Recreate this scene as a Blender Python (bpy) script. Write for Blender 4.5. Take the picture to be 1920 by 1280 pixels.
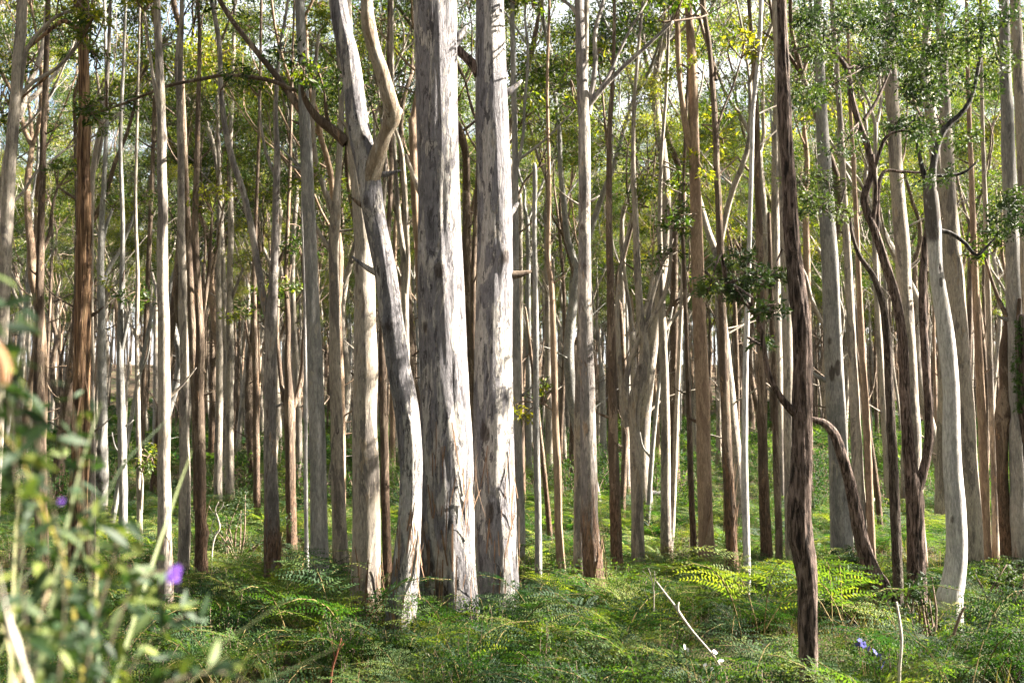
import bpy, math, random
import numpy as np
from mathutils import Vector

# ------------------------------------------------------------------ camera, sky, sun, exposure
SC = bpy.context.scene
COL = SC.collection
for o in list(bpy.data.objects):
    bpy.data.objects.remove(o)
F = 2133.0                      # focal length in photo pixels (1920 wide)
PITCH = math.radians(4.0)
CAMH = 2.6
cam_d = bpy.data.cameras.new('camera')
cam = bpy.data.objects.new('camera', cam_d)
COL.objects.link(cam)
cam.location = (0, 0, CAMH)
cam.rotation_euler = (math.radians(90) + PITCH, 0, 0)
cam_d.sensor_width = 36.0
cam_d.lens = 36.0 * F / 1920.0
cam_d.clip_start = 0.05
cam_d.clip_end = 2000
cam_d.dof.use_dof = True
cam_d.dof.focus_distance = 15.0
cam_d.dof.aperture_fstop = 2.8
SC.camera = cam

SUN_EL, SUN_AZ = math.radians(33), math.radians(6)     # from the right, a little behind the trees
sdir = Vector((math.cos(SUN_EL) * math.cos(SUN_AZ), math.cos(SUN_EL) * math.sin(SUN_AZ), math.sin(SUN_EL)))
W = bpy.data.worlds.new('World')
SC.world = W
W.use_nodes = True
wn, wl = W.node_tree.nodes, W.node_tree.links
sky = wn.new('ShaderNodeTexSky')
sky.sky_type = 'NISHITA'
sky.sun_disc = False
sky.sun_elevation = SUN_EL
sky.sun_rotation = math.radians(90) - SUN_AZ
sky.air_density = 1.0
sky.dust_density = 3.0
sky.ozone_density = 1.0
# broken bright cloud over the whole sky
wtc = wn.new('ShaderNodeTexCoord'); wmap = wn.new('ShaderNodeMapping'); wmap.inputs['Scale'].default_value = (1, 1, 2.2)
wno = wn.new('ShaderNodeTexNoise'); wno.inputs['Scale'].default_value = 2.6; wno.inputs['Detail'].default_value = 7; wno.inputs['Roughness'].default_value = .6
wra = wn.new('ShaderNodeMapRange'); wra.interpolation_type = 'SMOOTHSTEP'; wra.inputs[1].default_value = .39; wra.inputs[2].default_value = .57
wmx = wn.new('ShaderNodeMix'); wmx.data_type = 'RGBA'; wmx.inputs[7].default_value = (4.0, 4.1, 4.2, 1)
wl.new(wtc.outputs['Generated'], wmap.inputs[0]); wl.new(wmap.outputs[0], wno.inputs[0]); wl.new(wno.outputs[0], wra.inputs[0]); wl.new(wra.outputs[0], wmx.inputs[0])
wl.new(sky.outputs[0], wmx.inputs[6]); wl.new(wmx.outputs[2], wn['Background'].inputs[0])
wn['Background'].inputs[1].default_value = 0.05
sun_d = bpy.data.lights.new('sun', 'SUN')
sun_d.energy = 5.0
sun_d.angle = math.radians(0.5)
sun_d.color = (1.0, 0.92, 0.78)
sun = bpy.data.objects.new('sun', sun_d)
COL.objects.link(sun)
sun.rotation_euler = sdir.to_track_quat('Z', 'Y').to_euler()
sun.location = (60, 15, 60)
vs = SC.view_settings
vs.view_transform = 'Standard'
vs.look = 'None'
vs.gamma = 1
vs.use_curve_mapping = False
vs.exposure = 3.3
cy = SC.cycles
cy.max_bounces = 5
cy.diffuse_bounces = 3
cy.glossy_bounces = 1
cy.transmission_bounces = 4
cy.transparent_max_bounces = 4
cy.use_adaptive_sampling = True
cy.adaptive_threshold = .02
cy.use_denoising = True
try:
    cy.denoiser = 'OPENIMAGEDENOISE'
    cy.denoising_input_passes = 'RGB_ALBEDO_NORMAL'
except Exception:
    pass
cy.sample_clamp_indirect = 6

R = random.Random(7)
NR = np.random.default_rng(7)

# ------------------------------------------------------------------ pixel -> place, terrain
cp, sp = math.cos(PITCH), math.sin(PITCH)

def ray(px, py):
    a, b = (px - 960) / F, (640 - py) / F
    return Vector((a, cp - b * sp, sp + b * cp))

def at(px, py, Y):
    d = ray(px, py)
    t = Y / d.y
    return Vector((d.x * t, Y, CAMH + d.z * t))

def smooth(a, b, x):
    t = np.clip((x - a) / (b - a), 0, 1)
    return t * t * (3 - 2 * t)

def ground_z(x, y):
    x = np.asarray(x, float); y = np.asarray(y, float)
    z = 1.0 * (1 - smooth(1.5, 7.5, y))
    z = z + 0.028 * np.maximum(y - 38, 0) + 0.06 * np.maximum(y - 110, 0)
    z = z - 0.04 * np.maximum(y - 260, 0)
    amp = smooth(6, 14, y)
    z = z + amp * (0.10 * np.sin(x * .55 + 1.3) * np.cos(y * .43) + 0.06 * np.sin(x * 1.3 + y * .9))
    z = z + smooth(30, 60, y) * 0.35 * np.sin(y * .31 + .05 * x)          # low terraces on the slope
    return z

def gz(x, y):
    return float(ground_z(x, y))

def hit(px, py, above=0.0):
    """depth where the sight line meets the ground cover"""
    d = ray(px, py)
    lo = 3.0
    for i in range(1, 1200):
        Y = lo + i * .1
        t = Y / d.y
        if CAMH + d.z * t <= gz(d.x * t, Y) + above * (1 if Y < 25 else .6):
            return Y
    return 110.0

# ------------------------------------------------------------------ mesh helpers
def mesh(name, v, f, mat=None, smooth_=True, attrs=None):
    v = np.asarray(v, np.float32)
    me = bpy.data.meshes.new(name)
    me.vertices.add(len(v))
    me.vertices.foreach_set('co', v.ravel())
    if isinstance(f, np.ndarray):
        n, k = f.shape
        me.loops.add(n * k)
        me.loops.foreach_set('vertex_index', f.astype(np.int32).ravel())
        me.polygons.add(n)
        me.polygons.foreach_set('loop_start', np.arange(0, n * k, k, dtype=np.int32))
    else:
        me.from_pydata([], [], f) if len(v) == 0 else None
    if smooth_:
        me.polygons.foreach_set('use_smooth', np.ones(len(me.polygons), bool))
    me.update(calc_edges=True)
    for k, a in (attrs or {}).items():
        at_ = me.attributes.new(k, 'FLOAT', 'POINT')
        at_.data.foreach_set('value', np.asarray(a, np.float32))
    if mat:
        me.materials.append(mat)
    return me

def obj(name, me, parent=None, loc=None, rot=None, scale=None):
    o = bpy.data.objects.new(name, me)
    COL.objects.link(o)
    if parent is not None:
        o.parent = parent
    if loc is not None: o.location = loc
    if rot is not None: o.rotation_euler = rot
    if scale is not None: o.scale = scale
    return o

def tag(o, label=None, cat=None, group=None, kind=None):
    if label: o['label'] = label
    if cat: o['category'] = cat
    if group: o['group'] = group
    if kind: o['kind'] = kind
    return o

def thing(name, label, cat, loc=(0, 0, 0), group=None):
    e = bpy.data.objects.new(name, None)
    e.empty_display_size = .3
    COL.objects.link(e)
    e.location = loc
    return tag(e, label, cat, group)

class Geo:
    def __init__(s):
        s.v, s.f, s.a, s.n = [], [], {}, 0
    def add(s, v, f, **attrs):
        v = np.asarray(v, float)
        s.v.append(v); s.f.append(np.asarray(f) + s.n)
        for k, a in attrs.items():
            s.a.setdefault(k, []).append(np.broadcast_to(np.asarray(a, float), (len(v),)))
        s.n += len(v)
    def mesh(s, name, mat, smooth_=True, origin=None):
        v = np.concatenate(s.v)
        if origin is not None: v = v - np.asarray(origin)
        return mesh(name, v, np.concatenate(s.f), mat, smooth_, {k: np.concatenate(a) for k, a in s.a.items()})

def catmull(P, step):
    P = np.asarray(P, float)
    if len(P) == 2:
        n = max(2, int(np.linalg.norm(P[1, :3] - P[0, :3]) / step))
        t = np.linspace(0, 1, n + 1)[:, None]
        return P[0] * (1 - t) + P[1] * t
    Q = np.vstack([2 * P[0] - P[1], P, 2 * P[-1] - P[-2]])
    out = []
    for i in range(1, len(Q) - 2):
        n = max(1, int(np.ceil(np.linalg.norm(Q[i + 1, :3] - Q[i, :3]) / step)))
        t = np.linspace(0, 1, n, endpoint=False)[:, None]
        a, b, c, d = Q[i - 1], Q[i], Q[i + 1], Q[i + 2]
        out.append(.5 * (2 * b + (c - a) * t + (2 * a - 5 * b + 4 * c - d) * t ** 2 + (3 * b - a - 3 * c + d) * t ** 3))
    out.append(P[-1:])
    q = np.vstack(out)
    q[:, 3] = np.maximum(q[:, 3], P[:, 3].min() * .8)
    return q

def tube(P, sides=10, step=.25, seed=0, lump=.06, ridge=0.0, flare=0.0, bumps=(), z0=None):
    """a limb or trunk: rings along a curve, radius in column 3, with lumps, ridges, buttress flare and knots"""
    sides += sides % 2
    q = catmull(P, step)
    rng = np.random.default_rng(seed)
    c = q[:, :3]; r = q[:, 3]
    n = len(c)
    T = np.gradient(c, axis=0)
    T /= np.maximum(np.linalg.norm(T, axis=1, keepdims=True), 1e-9)
    seg = np.r_[0, np.cumsum(np.linalg.norm(np.diff(c, axis=0), axis=1))]
    N = np.zeros_like(c)
    ref = np.array([1., 0, 0]) if abs(T[0, 0]) < .8 else np.array([0, 1., 0])
    prev = ref
    for i in range(n):
        m = prev - T[i] * prev.dot(T[i])
        m /= np.linalg.norm(m)
        N[i] = m; prev = m
    B = np.cross(T, N)
    th = np.linspace(0, 2 * np.pi, sides, endpoint=False)
    TH, S = np.meshgrid(th, seg)
    m = np.ones_like(TH)
    rl = max(r[0] * 2, .1)
    for k in (1, 2, 3, 4):
        a, b, d, e = rng.uniform(0, 6.28, 4)
        m += lump / k ** .6 * np.sin(k * TH + a + 1.2 * np.sin(S / rl * .35 * k + b)) * (.6 + .4 * np.sin(S / rl * .5 + d))
    for _ in range(5):
        m += lump * .5 * np.sin(S / rl * rng.uniform(.4, 2.6) + rng.uniform(0, 6)) * np.sin(TH + S / rl * rng.uniform(-.5, .5) + rng.uniform(0, 6))
    if ridge:
        for k in (7, 11, 16, 23, 31):
            if k * 2 > sides: break
            a, b = rng.uniform(0, 6.28, 2)
            m += ridge * (8 / k) ** .4 * np.sin(k * TH + a + 1.5 * np.sin(S / rl * .8 + b) + .8 * np.sin(S / rl * 2.3 + a)) * (.4 + .6 * np.sin(S / rl * rng.uniform(.6, 1.6) + b) ** 2)
    if flare:
        k = int(rng.integers(4, 7)); a = rng.uniform(0, 6)
        e = np.exp(-S / (rl * 1.1))
        m += flare * e * (.75 + .5 * np.sin(k * TH + a))
    RR = r[:, None] * m
    V = c[:, None, :] + RR[..., None] * (np.cos(TH)[..., None] * N[:, None, :] + np.sin(TH)[..., None] * B[:, None, :])
    knot = np.zeros_like(TH)
    out_dir = (V - c[:, None, :]); out_dir /= np.linalg.norm(out_dir, axis=2, keepdims=True)
    for bp, bs, amt in bumps:
        bv = np.asarray(bp)
        dd = V - bv
        dd[..., 2] *= .6 if amt > 0 else .38
        g = np.exp(-(dd ** 2).sum(2) / (bs * bs))
        V = V + out_dir * (g * amt * bs)[..., None]
        knot = np.maximum(knot, g if amt > 0 else g * 1.9)
    idx = np.arange(n * sides).reshape(n, sides)
    f = np.stack([idx[:-1], np.roll(idx[:-1], -1, 1), np.roll(idx[1:], -1, 1), idx[1:]], -1).reshape(-1, 4)
    z0 = c[0, 2] if z0 is None else z0
    v = V.reshape(-1, 3)
    # cap the tip with a centre fan made of quads folded on themselves
    tip = len(v); v = np.vstack([v, c[-1] + T[-1] * r[-1] * .5])
    last = idx[-1]
    cap = np.stack([last[0::2], last[1::2], np.roll(last[0::2], -1), np.full(len(last[0::2]), tip)], -1)
    hgt = np.r_[(V[..., 2] - z0).ravel(), c[-1, 2] - z0]
    return v, np.vstack([f, cap]), hgt, np.r_[knot.ravel(), 0]

def leaf_quads(C, D, U, L, Wd):
    """diamond leaves: centre at stalk end C, direction D, side U, length L, width W"""
    L = L[:, None]; Wd = Wd[:, None]
    a = C; b = C + D * L * .42 + U * Wd * .5; c = C + D * L; d = C + D * L * .42 - U * Wd * .5
    v = np.stack([a, b, c, d], 1).reshape(-1, 3)
    f = np.arange(len(C) * 4).reshape(-1, 4)
    return v, f

def unit(a):
    return a / np.maximum(np.linalg.norm(a, axis=-1, keepdims=True), 1e-9)

def clump(geo, c, rad, n, ln, wd, rng, flat=.55, droop=.35, tint=None):
    """a spray of leaves: small tufts spread through a flattened uneven volume"""
    c = np.asarray(c, float)
    nt = max(3, n // 9)
    tc = unit(rng.normal(size=(nt, 3))) * rng.uniform(.15, 1, (nt, 1)) ** .6
    tc *= np.array([rad, rad, rad * flat]) * rng.uniform(.75, 1.2, 3)
    k = rng.integers(0, nt, n)
    p = c + tc[k] + rng.normal(size=(n, 3)) * rad * .13
    D = unit(unit(tc[k] + 1e-6) * .6 + rng.normal(size=(n, 3)) * .7 - np.array([0, 0, droop]))
    U = unit(np.cross(D, rng.normal(size=(n, 3))))
    L = ln * rng.uniform(.6, 1.25, n); Wd = wd * rng.uniform(.7, 1.2, n)
    v, f = leaf_quads(p, D, U, L, Wd)
    tn = (rng.uniform(.2, .8) if tint is None else tint) + rng.normal(size=n) * .16 + (rng.random(nt)[k] - .5) * .3
    geo.add(v, f, tint=np.repeat(tn, 4))
    return c + tc

# ------------------------------------------------------------------ materials
def newmat(name):
    m = bpy.data.materials.new(name)
    m.use_nodes = True
    nt = m.node_tree
    b = nt.nodes['Principled BSDF']
    b.inputs['Roughness'].default_value = .85
    b.inputs['Specular IOR Level'].default_value = .2
    return m, nt, b

def N(nt, t, **kw):
    n = nt.nodes.new(t)
    for k, v in kw.items(): setattr(n, k, v)
    return n

def ramp(nt, src, stops):
    r = N(nt, 'ShaderNodeValToRGB')
    el = r.color_ramp.elements
    el[0].position, el[1].position = stops[0][0], stops[-1][0]
    el[0].color = (*stops[0][1], 1); el[1].color = (*stops[-1][1], 1)
    for p, c in stops[1:-1]:
        e = el.new(p); e.color = (*c, 1)
    nt.links.new(src, r.inputs[0])
    return r.outputs[0]

def mapr(nt, src, a, b, c=0., d=1.):
    r = N(nt, 'ShaderNodeMapRange')
    r.interpolation_type = 'SMOOTHSTEP'
    for i, x in enumerate((a, b, c, d)): r.inputs[i + 1].default_value = x
    nt.links.new(src, r.inputs[0])
    return r.outputs[0]

def mix(nt, fac, a, b):
    m = N(nt, 'ShaderNodeMix', data_type='RGBA')
    if isinstance(fac, (int, float)): m.inputs[0].default_value = fac
    else: nt.links.new(fac, m.inputs[0])
    for i, x in ((6, a), (7, b)):
        if isinstance(x, tuple): m.inputs[i].default_value = (*x, 1)
        else: nt.links.new(x, m.inputs[i])
    return m.outputs[2]

def math_(nt, op, a, b):
    m = N(nt, 'ShaderNodeMath', operation=op)
    for i, x in ((0, a), (1, b)):
        if isinstance(x, (int, float)): m.inputs[i].default_value = x
        else: nt.links.new(x, m.inputs[i])
    return m.outputs[0]

def coords(nt, sz, size=1.0):
    tc = N(nt, 'ShaderNodeTexCoord')
    oi = N(nt, 'ShaderNodeObjectInfo')
    mp = N(nt, 'ShaderNodeMapping')
    mp.inputs['Scale'].default_value = (size, size, size * sz)
    nt.links.new(tc.outputs['Object'], mp.inputs[0])
    cmb = N(nt, 'ShaderNodeCombineXYZ')
    for i in range(3): nt.links.new(math_(nt, 'MULTIPLY', oi.outputs['Random'], 37. + 11 * i), cmb.inputs[i])
    nt.links.new(cmb.outputs[0], mp.inputs['Location'])
    return mp.outputs[0]

def noise(nt, co, scale, detail=5, rough=.6, dist=0.):
    n = N(nt, 'ShaderNodeTexNoise')
    n.inputs['Scale'].default_value = scale; n.inputs['Detail'].default_value = detail
    n.inputs['Roughness'].default_value = rough; n.inputs['Distortion'].default_value = dist
    nt.links.new(co, n.inputs[0])
    return n.outputs[0]

def attr(nt, name):
    a = N(nt, 'ShaderNodeAttribute'); a.attribute_name = name
    return a.outputs['Fac']

def bark(name, pale, mid, dark, tan, streak=.60, patch=.5, base=.5, base_col=(.10, .062, .042), tanamt=.64, bump=.35, size=1.0):
    m, nt, b = newmat(name)
    co = coords(nt, .2, size); co2 = coords(nt, .3, size)
    n1 = noise(nt, co, 5.5, 9, .68, .6); n2 = noise(nt, co, 19, 8, .72, .5); n3 = noise(nt, co2, 8, 8, .68); n4 = noise(nt, co, 55, 5, .7)
    col = mix(nt, mapr(nt, n1, patch - .015, patch + .02), pale, mid)
    col = mix(nt, mapr(nt, n1, patch + .10, patch + .13), col, tuple(x * .62 for x in mid))
    col = mix(nt, math_(nt, 'MULTIPLY', mapr(nt, n3, tanamt - .03, tanamt), .8), col, tan)
    fine = mapr(nt, n4, .32, .7, .62, 1.18)
    mul = N(nt, 'ShaderNodeMix', data_type='RGBA', blend_type='MULTIPLY'); mul.inputs[0].default_value = 1
    nt.links.new(col, mul.inputs[6]); nt.links.new(fine, mul.inputs[7]); col = mul.outputs[2]
    st = math_(nt, 'MULTIPLY', mapr(nt, n2, streak, streak + .03), .88)
    col = mix(nt, st, col, dark)
    h = attr(nt, 'hgt')
    hh = math_(nt, 'ADD', h, math_(nt, 'MULTIPLY', math_(nt, 'SUBTRACT', n1, .5), 3.2 * max(base, .2)))
    hb = math_(nt, 'MULTIPLY', mapr(nt, hh, base * .55, base * 1.35, 1, 0), mapr(nt, n2, .36, .5, .25, 1))
    bc = mix(nt, mapr(nt, n4, .4, .62), tuple(x * .45 for x in base_col), tuple(x * 1.7 for x in base_col))
    col = mix(nt, hb, col, bc)
    col = mix(nt, mapr(nt, math_(nt, 'MULTIPLY', attr(nt, 'knot'), mapr(nt, n3, .3, .62, .35, 1.2)), .5, 1.0, 0, .8), col, (.035, .024, .02))
    nt.links.new(col, b.inputs['Base Color'])
    edge = mapr(nt, n1, patch - .012, patch + .012, 1.1, 0)
    hsum = math_(nt, 'ADD', math_(nt, 'ADD', edge, math_(nt, 'MULTIPLY', n2, -1.5)), math_(nt, 'ADD', math_(nt, 'MULTIPLY', n4, .6), math_(nt, 'MULTIPLY', math_(nt, 'MULTIPLY', hb, n4), 2.)))
    bp = N(nt, 'ShaderNodeBump'); bp.inputs['Strength'].default_value = bump; bp.inputs['Distance'].default_value = .03
    nt.links.new(hsum, bp.inputs['Height']); nt.links.new(bp.outputs[0], b.inputs['Normal'])
    return m

def rough_bark(name, c0, c1, c2, sz=.16, scale=26, lichen=None):
    m, nt, b = newmat(name)
    co = coords(nt, sz); co2 = coords(nt, .7)
    n1 = noise(nt, co, scale, 5, .65, 1.2); n2 = noise(nt, co2, 3, 4); n3 = noise(nt, co2, 40, 3)
    col = ramp(nt, n1, [(.40, c0), (.5, c1), (.62, c2)])
    if lichen:
        col = mix(nt, math_(nt, 'MULTIPLY', mapr(nt, n2, .52, .68), mapr(nt, n3, .5, .6)), col, lichen)
    col = mix(nt, mapr(nt, attr(nt, 'knot'), .5, 1.0, 0, .8), col, (.02, .015, .012))
    nt.links.new(col, b.inputs['Base Color'])
    bp = N(nt, 'ShaderNodeBump'); bp.inputs['Strength'].default_value = .9; bp.inputs['Distance'].default_value = .03
    nt.links.new(n1, bp.inputs['Height']); nt.links.new(bp.outputs[0], b.inputs['Normal'])
    return m

BARK = {
    'giant': bark('pale_grey_bark', (.37, .345, .33), (.175, .166, .18), (.045, .041, .046), (.33, .285, .24), .55, .485, .3, (.085, .058, .043), bump=.8, tanamt=.66),
    'pale': bark('pale_gum_bark', (.31, .272, .23), (.165, .144, .13), (.05, .042, .038), (.29, .23, .165), .63, .53, .55),
    'shaggy': bark('pale_bark_over_shaggy_base', (.33, .295, .265), (.18, .162, .155), (.08, .055, .045), (.34, .24, .16), .58, .49, 1.5, (.105, .066, .048), bump=.6),
    'grey': bark('smooth_grey_bark', (.27, .258, .245), (.19, .186, .18), (.11, .10, .095), (.34, .31, .26), .66, .5, .5),
    'brown': bark('brown_mottled_bark', (.23, .178, .135), (.11, .08, .06), (.07, .048, .038), (.33, .21, .13), .56, .46, 1.6, bump=.6),
    'tan': bark('reddish_tan_bark', (.29, .21, .15), (.21, .145, .105), (.12, .085, .065), (.40, .29, .19), .66, .5, .2, bump=.25),
    'white': bark('weathered_white_wood', (.44, .42, .41), (.33, .315, .315), (.13, .12, .12), (.5, .46, .42), .66, .52, .05, bump=.25),
    'limb': bark('ochre_limb_bark', (.345, .295, .235), (.25, .195, .14), (.09, .065, .045), (.36, .335, .30), .58, .49, .0, bump=.6),
    'stringy': rough_bark('stringy_orange_bark', (.045, .027, .019), (.17, .098, .055), (.36, .235, .14), .045, 20),
    'dark': rough_bark('dark_fissured_bark', (.014, .010, .009), (.085, .060, .051), (.21, .155, .135), .17, 26),
    'lichen': rough_bark('dark_lichened_bark', (.018, .014, .012), (.055, .042, .035), (.12, .095, .08), .22, 26, (.17, .16, .12)),
    'charred': rough_bark('charred_bark', (.012, .011, .012), (.04, .036, .036), (.11, .10, .10), .1, 22),
}

def leaf_mat(name, stops, trans=.45, rough=.5, tmul=(1.5, 1.5, .6)):
    m, nt, b = newmat(name)
    a = attr(nt, 'tint')
    oi = N(nt, 'ShaderNodeObjectInfo')
    a2 = math_(nt, 'ADD', a, mapr(nt, oi.outputs['Random'], 0, 1, -.16, .16))
    col = ramp(nt, a2, stops)
    nt.links.new(col, b.inputs['Base Color'])
    b.inputs['Roughness'].default_value = rough
    b.inputs['Specular IOR Level'].default_value = .35
    tr = N(nt, 'ShaderNodeBsdfTranslucent')
    mul = N(nt, 'ShaderNodeMix', data_type='RGBA', blend_type='MULTIPLY'); mul.inputs[0].default_value = 1
    nt.links.new(col, mul.inputs[6]); mul.inputs[7].default_value = (*tmul, 1)
    nt.links.new(mul.outputs[2], tr.inputs[0])
    mx = N(nt, 'ShaderNodeMixShader'); mx.inputs[0].default_value = trans
    nt.links.new(b.outputs[0], mx.inputs[1]); nt.links.new(tr.outputs[0], mx.inputs[2])
    nt.links.new(mx.outputs[0], nt.nodes['Material Output'].inputs[0])
    return m

M_LEAF = leaf_mat('gum_leaves', [(0, (.008, .022, .006)), (.4, (.029, .058, .011)), (.7, (.085, .118, .017)), (1, (.20, .20, .03))], .48, tmul=(2.4, 2.2, .5))
M_DLEAF = leaf_mat('dark_peppermint_leaves', [(0, (.013, .028, .013)), (.5, (.028, .054, .018)), (1, (.075, .105, .025))], .32, .62)
M_FERN = leaf_mat('bracken_fronds', [(0, (.009, .030, .014)), (.45, (.021, .060, .016)), (.8, (.07, .115, .022)), (1, (.15, .175, .03))], .45, .7, tmul=(1.8, 1.8, .55))
M_SHRUB = leaf_mat('shrub_leaves', [(0, (.009, .030, .010)), (.5, (.022, .060, .012)), (1, (.09, .145, .022))], .45, .75, tmul=(1.8, 1.8, .55))
M_GRASS = leaf_mat('grass_blades', [(0, (.025, .05, .014)), (.6, (.07, .095, .026)), (1, (.2, .15, .07))], .4)
M_FORE = leaf_mat('blue_green_leaves', [(0, (.008, .022, .009)), (.5, (.022, .047, .017)), (1, (.15, .18, .04))], .35, .6)
M_REED = leaf_mat('strap_leaves', [(0, (.07, .10, .05)), (.5, (.17, .20, .09)), (1, (.38, .30, .18))], .35)

def plain(name, c, rough=.8, var=.35, scale=30):
    m, nt, b = newmat(name)
    co = coords(nt, .5)
    n = noise(nt, co, scale, 4)
    nt.links.new(ramp(nt, n, [(.3, tuple(x * (1 - var) for x in c)), (.7, tuple(min(1, x * (1 + var)) for x in c))]), b.inputs['Base Color'])
    b.inputs['Roughness'].default_value = rough
    return m

M_TWIG = plain('brown_twigs', (.14, .10, .075))
M_DEAD = plain('bleached_dead_wood', (.40, .36, .31), var=.35)
M_STRIP = plain('peeling_bark_strips', (.15, .092, .06), var=.6, scale=14)
M_FSTEM = plain('fern_stalks', (.16, .12, .05))
M_PURPLE = plain('purple_petals', (.12, .05, .30), .6, .2)
M_BLUE = plain('blue_petals', (.10, .10, .36), .6, .2)
M_WHITE = plain('white_petals', (.8, .78, .76), .6, .05)
M_MOSS = leaf_mat('moss', [(0, (.02, .05, .012)), (1, (.07, .13, .03))], .2, .9)

def ground_material():
    m, nt, b = newmat('leaf_litter_ground')
    tc = N(nt, 'ShaderNodeTexCoord')
    n1 = noise(nt, tc.outputs['Object'], .35, 6); n2 = noise(nt, tc.outputs['Object'], 6, 6, .7); n3 = noise(nt, tc.outputs['Object'], 40, 4, .7)
    lit = ramp(nt, n3, [(.3, (.018, .012, .008)), (.5, (.055, .036, .022)), (.72, (.15, .105, .065))])
    gr = ramp(nt, n3, [(.3, (.012, .022, .007)), (.7, (.05, .075, .018))])
    col = mix(nt, mapr(nt, math_(nt, 'ADD', math_(nt, 'MULTIPLY', n1, .6), math_(nt, 'MULTIPLY', n2, .4)), .50, .60), lit, gr)
    nt.links.new(col, b.inputs['Base Color'])
    bp = N(nt, 'ShaderNodeBump'); bp.inputs['Strength'].default_value = .8; bp.inputs['Distance'].default_value = .06
    nt.links.new(math_(nt, 'ADD', n2, n3), bp.inputs['Height']); nt.links.new(bp.outputs[0], b.inputs['Normal'])
    return m

# ------------------------------------------------------------------ the setting: ground to the far ridge
xs = np.r_[np.linspace(-420, -70, 36), np.linspace(-68, 68, 140), np.linspace(70, 420, 36)]
ys = np.r_[np.linspace(-60, -1, 20), np.linspace(0, 120, 200), np.linspace(123, 700, 90)]
GX, GY = np.meshgrid(xs, ys)
gv = np.stack([GX, GY, ground_z(GX, GY)], -1).reshape(-1, 3)
gi = np.arange(len(gv)).reshape(GX.shape)
gf = np.stack([gi[:-1, :-1], gi[:-1, 1:], gi[1:, 1:], gi[1:, :-1]], -1).reshape(-1, 4)
tag(obj('ground', mesh('ground', gv, gf, ground_material())), 'forest floor of brown leaf litter and low green growth', None, None, 'structure')

# ------------------------------------------------------------------ crowns shared by many trees
def grow(segs, tips, p, d, L, r, lev, rng, maxlev, spread):
    n = 5
    pts = [(*p, r)]
    q = p.copy(); dd = d.copy()
    for i in range(n):
        dd = unit(dd + rng.normal(size=3) * .13 + np.array([0, 0, .07]))
        q = q + dd * L / n
        pts.append((*q, r * (1 - .42 * (i + 1) / n)))
    segs.append(pts)
    if lev == maxlev:
        tips.append(q); return
    if lev >= maxlev - 1 and rng.random() < .6:
        tips.append(q + rng.normal(size=3) * .3)
    k = 2 if rng.random() < .55 else 3
    a0 = rng.uniform(0, 6.28)
    for j in range(k):
        a = a0 + j * 6.28 / k + rng.uniform(-.5, .5)
        ax = unit(np.cross(dd, [math.cos(a), math.sin(a), .2]))
        sp_ = spread * rng.uniform(.5, 1.3) * (.45 if j == 0 else 1)
        nd = unit(dd * math.cos(sp_) + ax * math.sin(sp_))
        nd[2] = max(nd[2], -.05)
        grow(segs, tips, q, unit(nd), L * rng.uniform(.6, .85), r * (.62 if j == 0 else .48), lev + 1, rng, maxlev, spread)
    if lev == 0:                                     # side limbs part-way along the leader
        for t in (2, 3, 4):
            if rng.random() < .75:
                a = rng.uniform(0, 6.28)
                nd = unit(np.array([math.cos(a), math.sin(a), rng.uniform(.35, 1.0)]))
                grow(segs, tips, np.array(pts[t][:3]), nd, L * rng.uniform(.5, .8), pts[t][3] * .42, 1 if rng.random() < .4 else 2, rng, maxlev, spread)

CROWN = []
for k in range(9):
    rng = np.random.default_rng(100 + k)
    segs, tips = [], []
    forks = 1 if k < 5 else 2
    for j in range(forks):
        d0 = np.array([rng.normal() * .08, rng.normal() * .08, 1.]) if forks == 1 else unit(np.array([math.cos(j * 3.1 + k) * .28, math.sin(j * 3.1 + k) * .28, 1.]))
        grow(segs, tips, np.zeros(3), unit(d0), rng.uniform(3.4, 4.4), .105 if forks == 1 else .08, 0, rng, 3, rng.uniform(.5, .72))
    gl, gb = Geo(), Geo()
    for i, s in enumerate(segs):
        big = s[0][3] > .03
        v, f, h, kn = tube(s, 8 if big else 4, .5 if big else .6, 900 + i, .08)
        gb.add(v, f, hgt=np.full(len(v), 9.), knot=kn)
    for tpt in tips:
        if rng.random() < .36: continue
        rc = rng.uniform(.5, 1.15)
        c = clump(gl, tpt, rc, int(640 * rc ** 1.7 * rng.uniform(.7, 1.2)), .13, .040, rng, .55, .5)
        for cc in c[::3]:
            v, f, h, kn = tube([(*tpt, .012), (*((tpt + cc) / 2 + rng.normal(size=3) * .05), .009), (*cc, .005)], 4, .5, 1, 0)
            gb.add(v, f, hgt=np.full(len(v), 9.), knot=kn)
    CROWN.append((gb.mesh('limbs', BARK['pale']), gl.mesh('crown', M_LEAF, False)))

def put_crown(root, k, loc, rz, s, mat=None):
    """limbs and leaves at a trunk's top; the meshes are shared, the bark is the tree's own"""
    lb = obj('limbs', CROWN[k][0], root, loc, (0, 0, rz), (s, s, s))
    lb.material_slots[0].link = 'OBJECT'
    lb.material_slots[0].material = BARK[mat or 'pale']
    cr = obj('crown', CROWN[k][1], root, loc, (0, 0, rz), (s, s, s))
    return lb, cr

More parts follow.
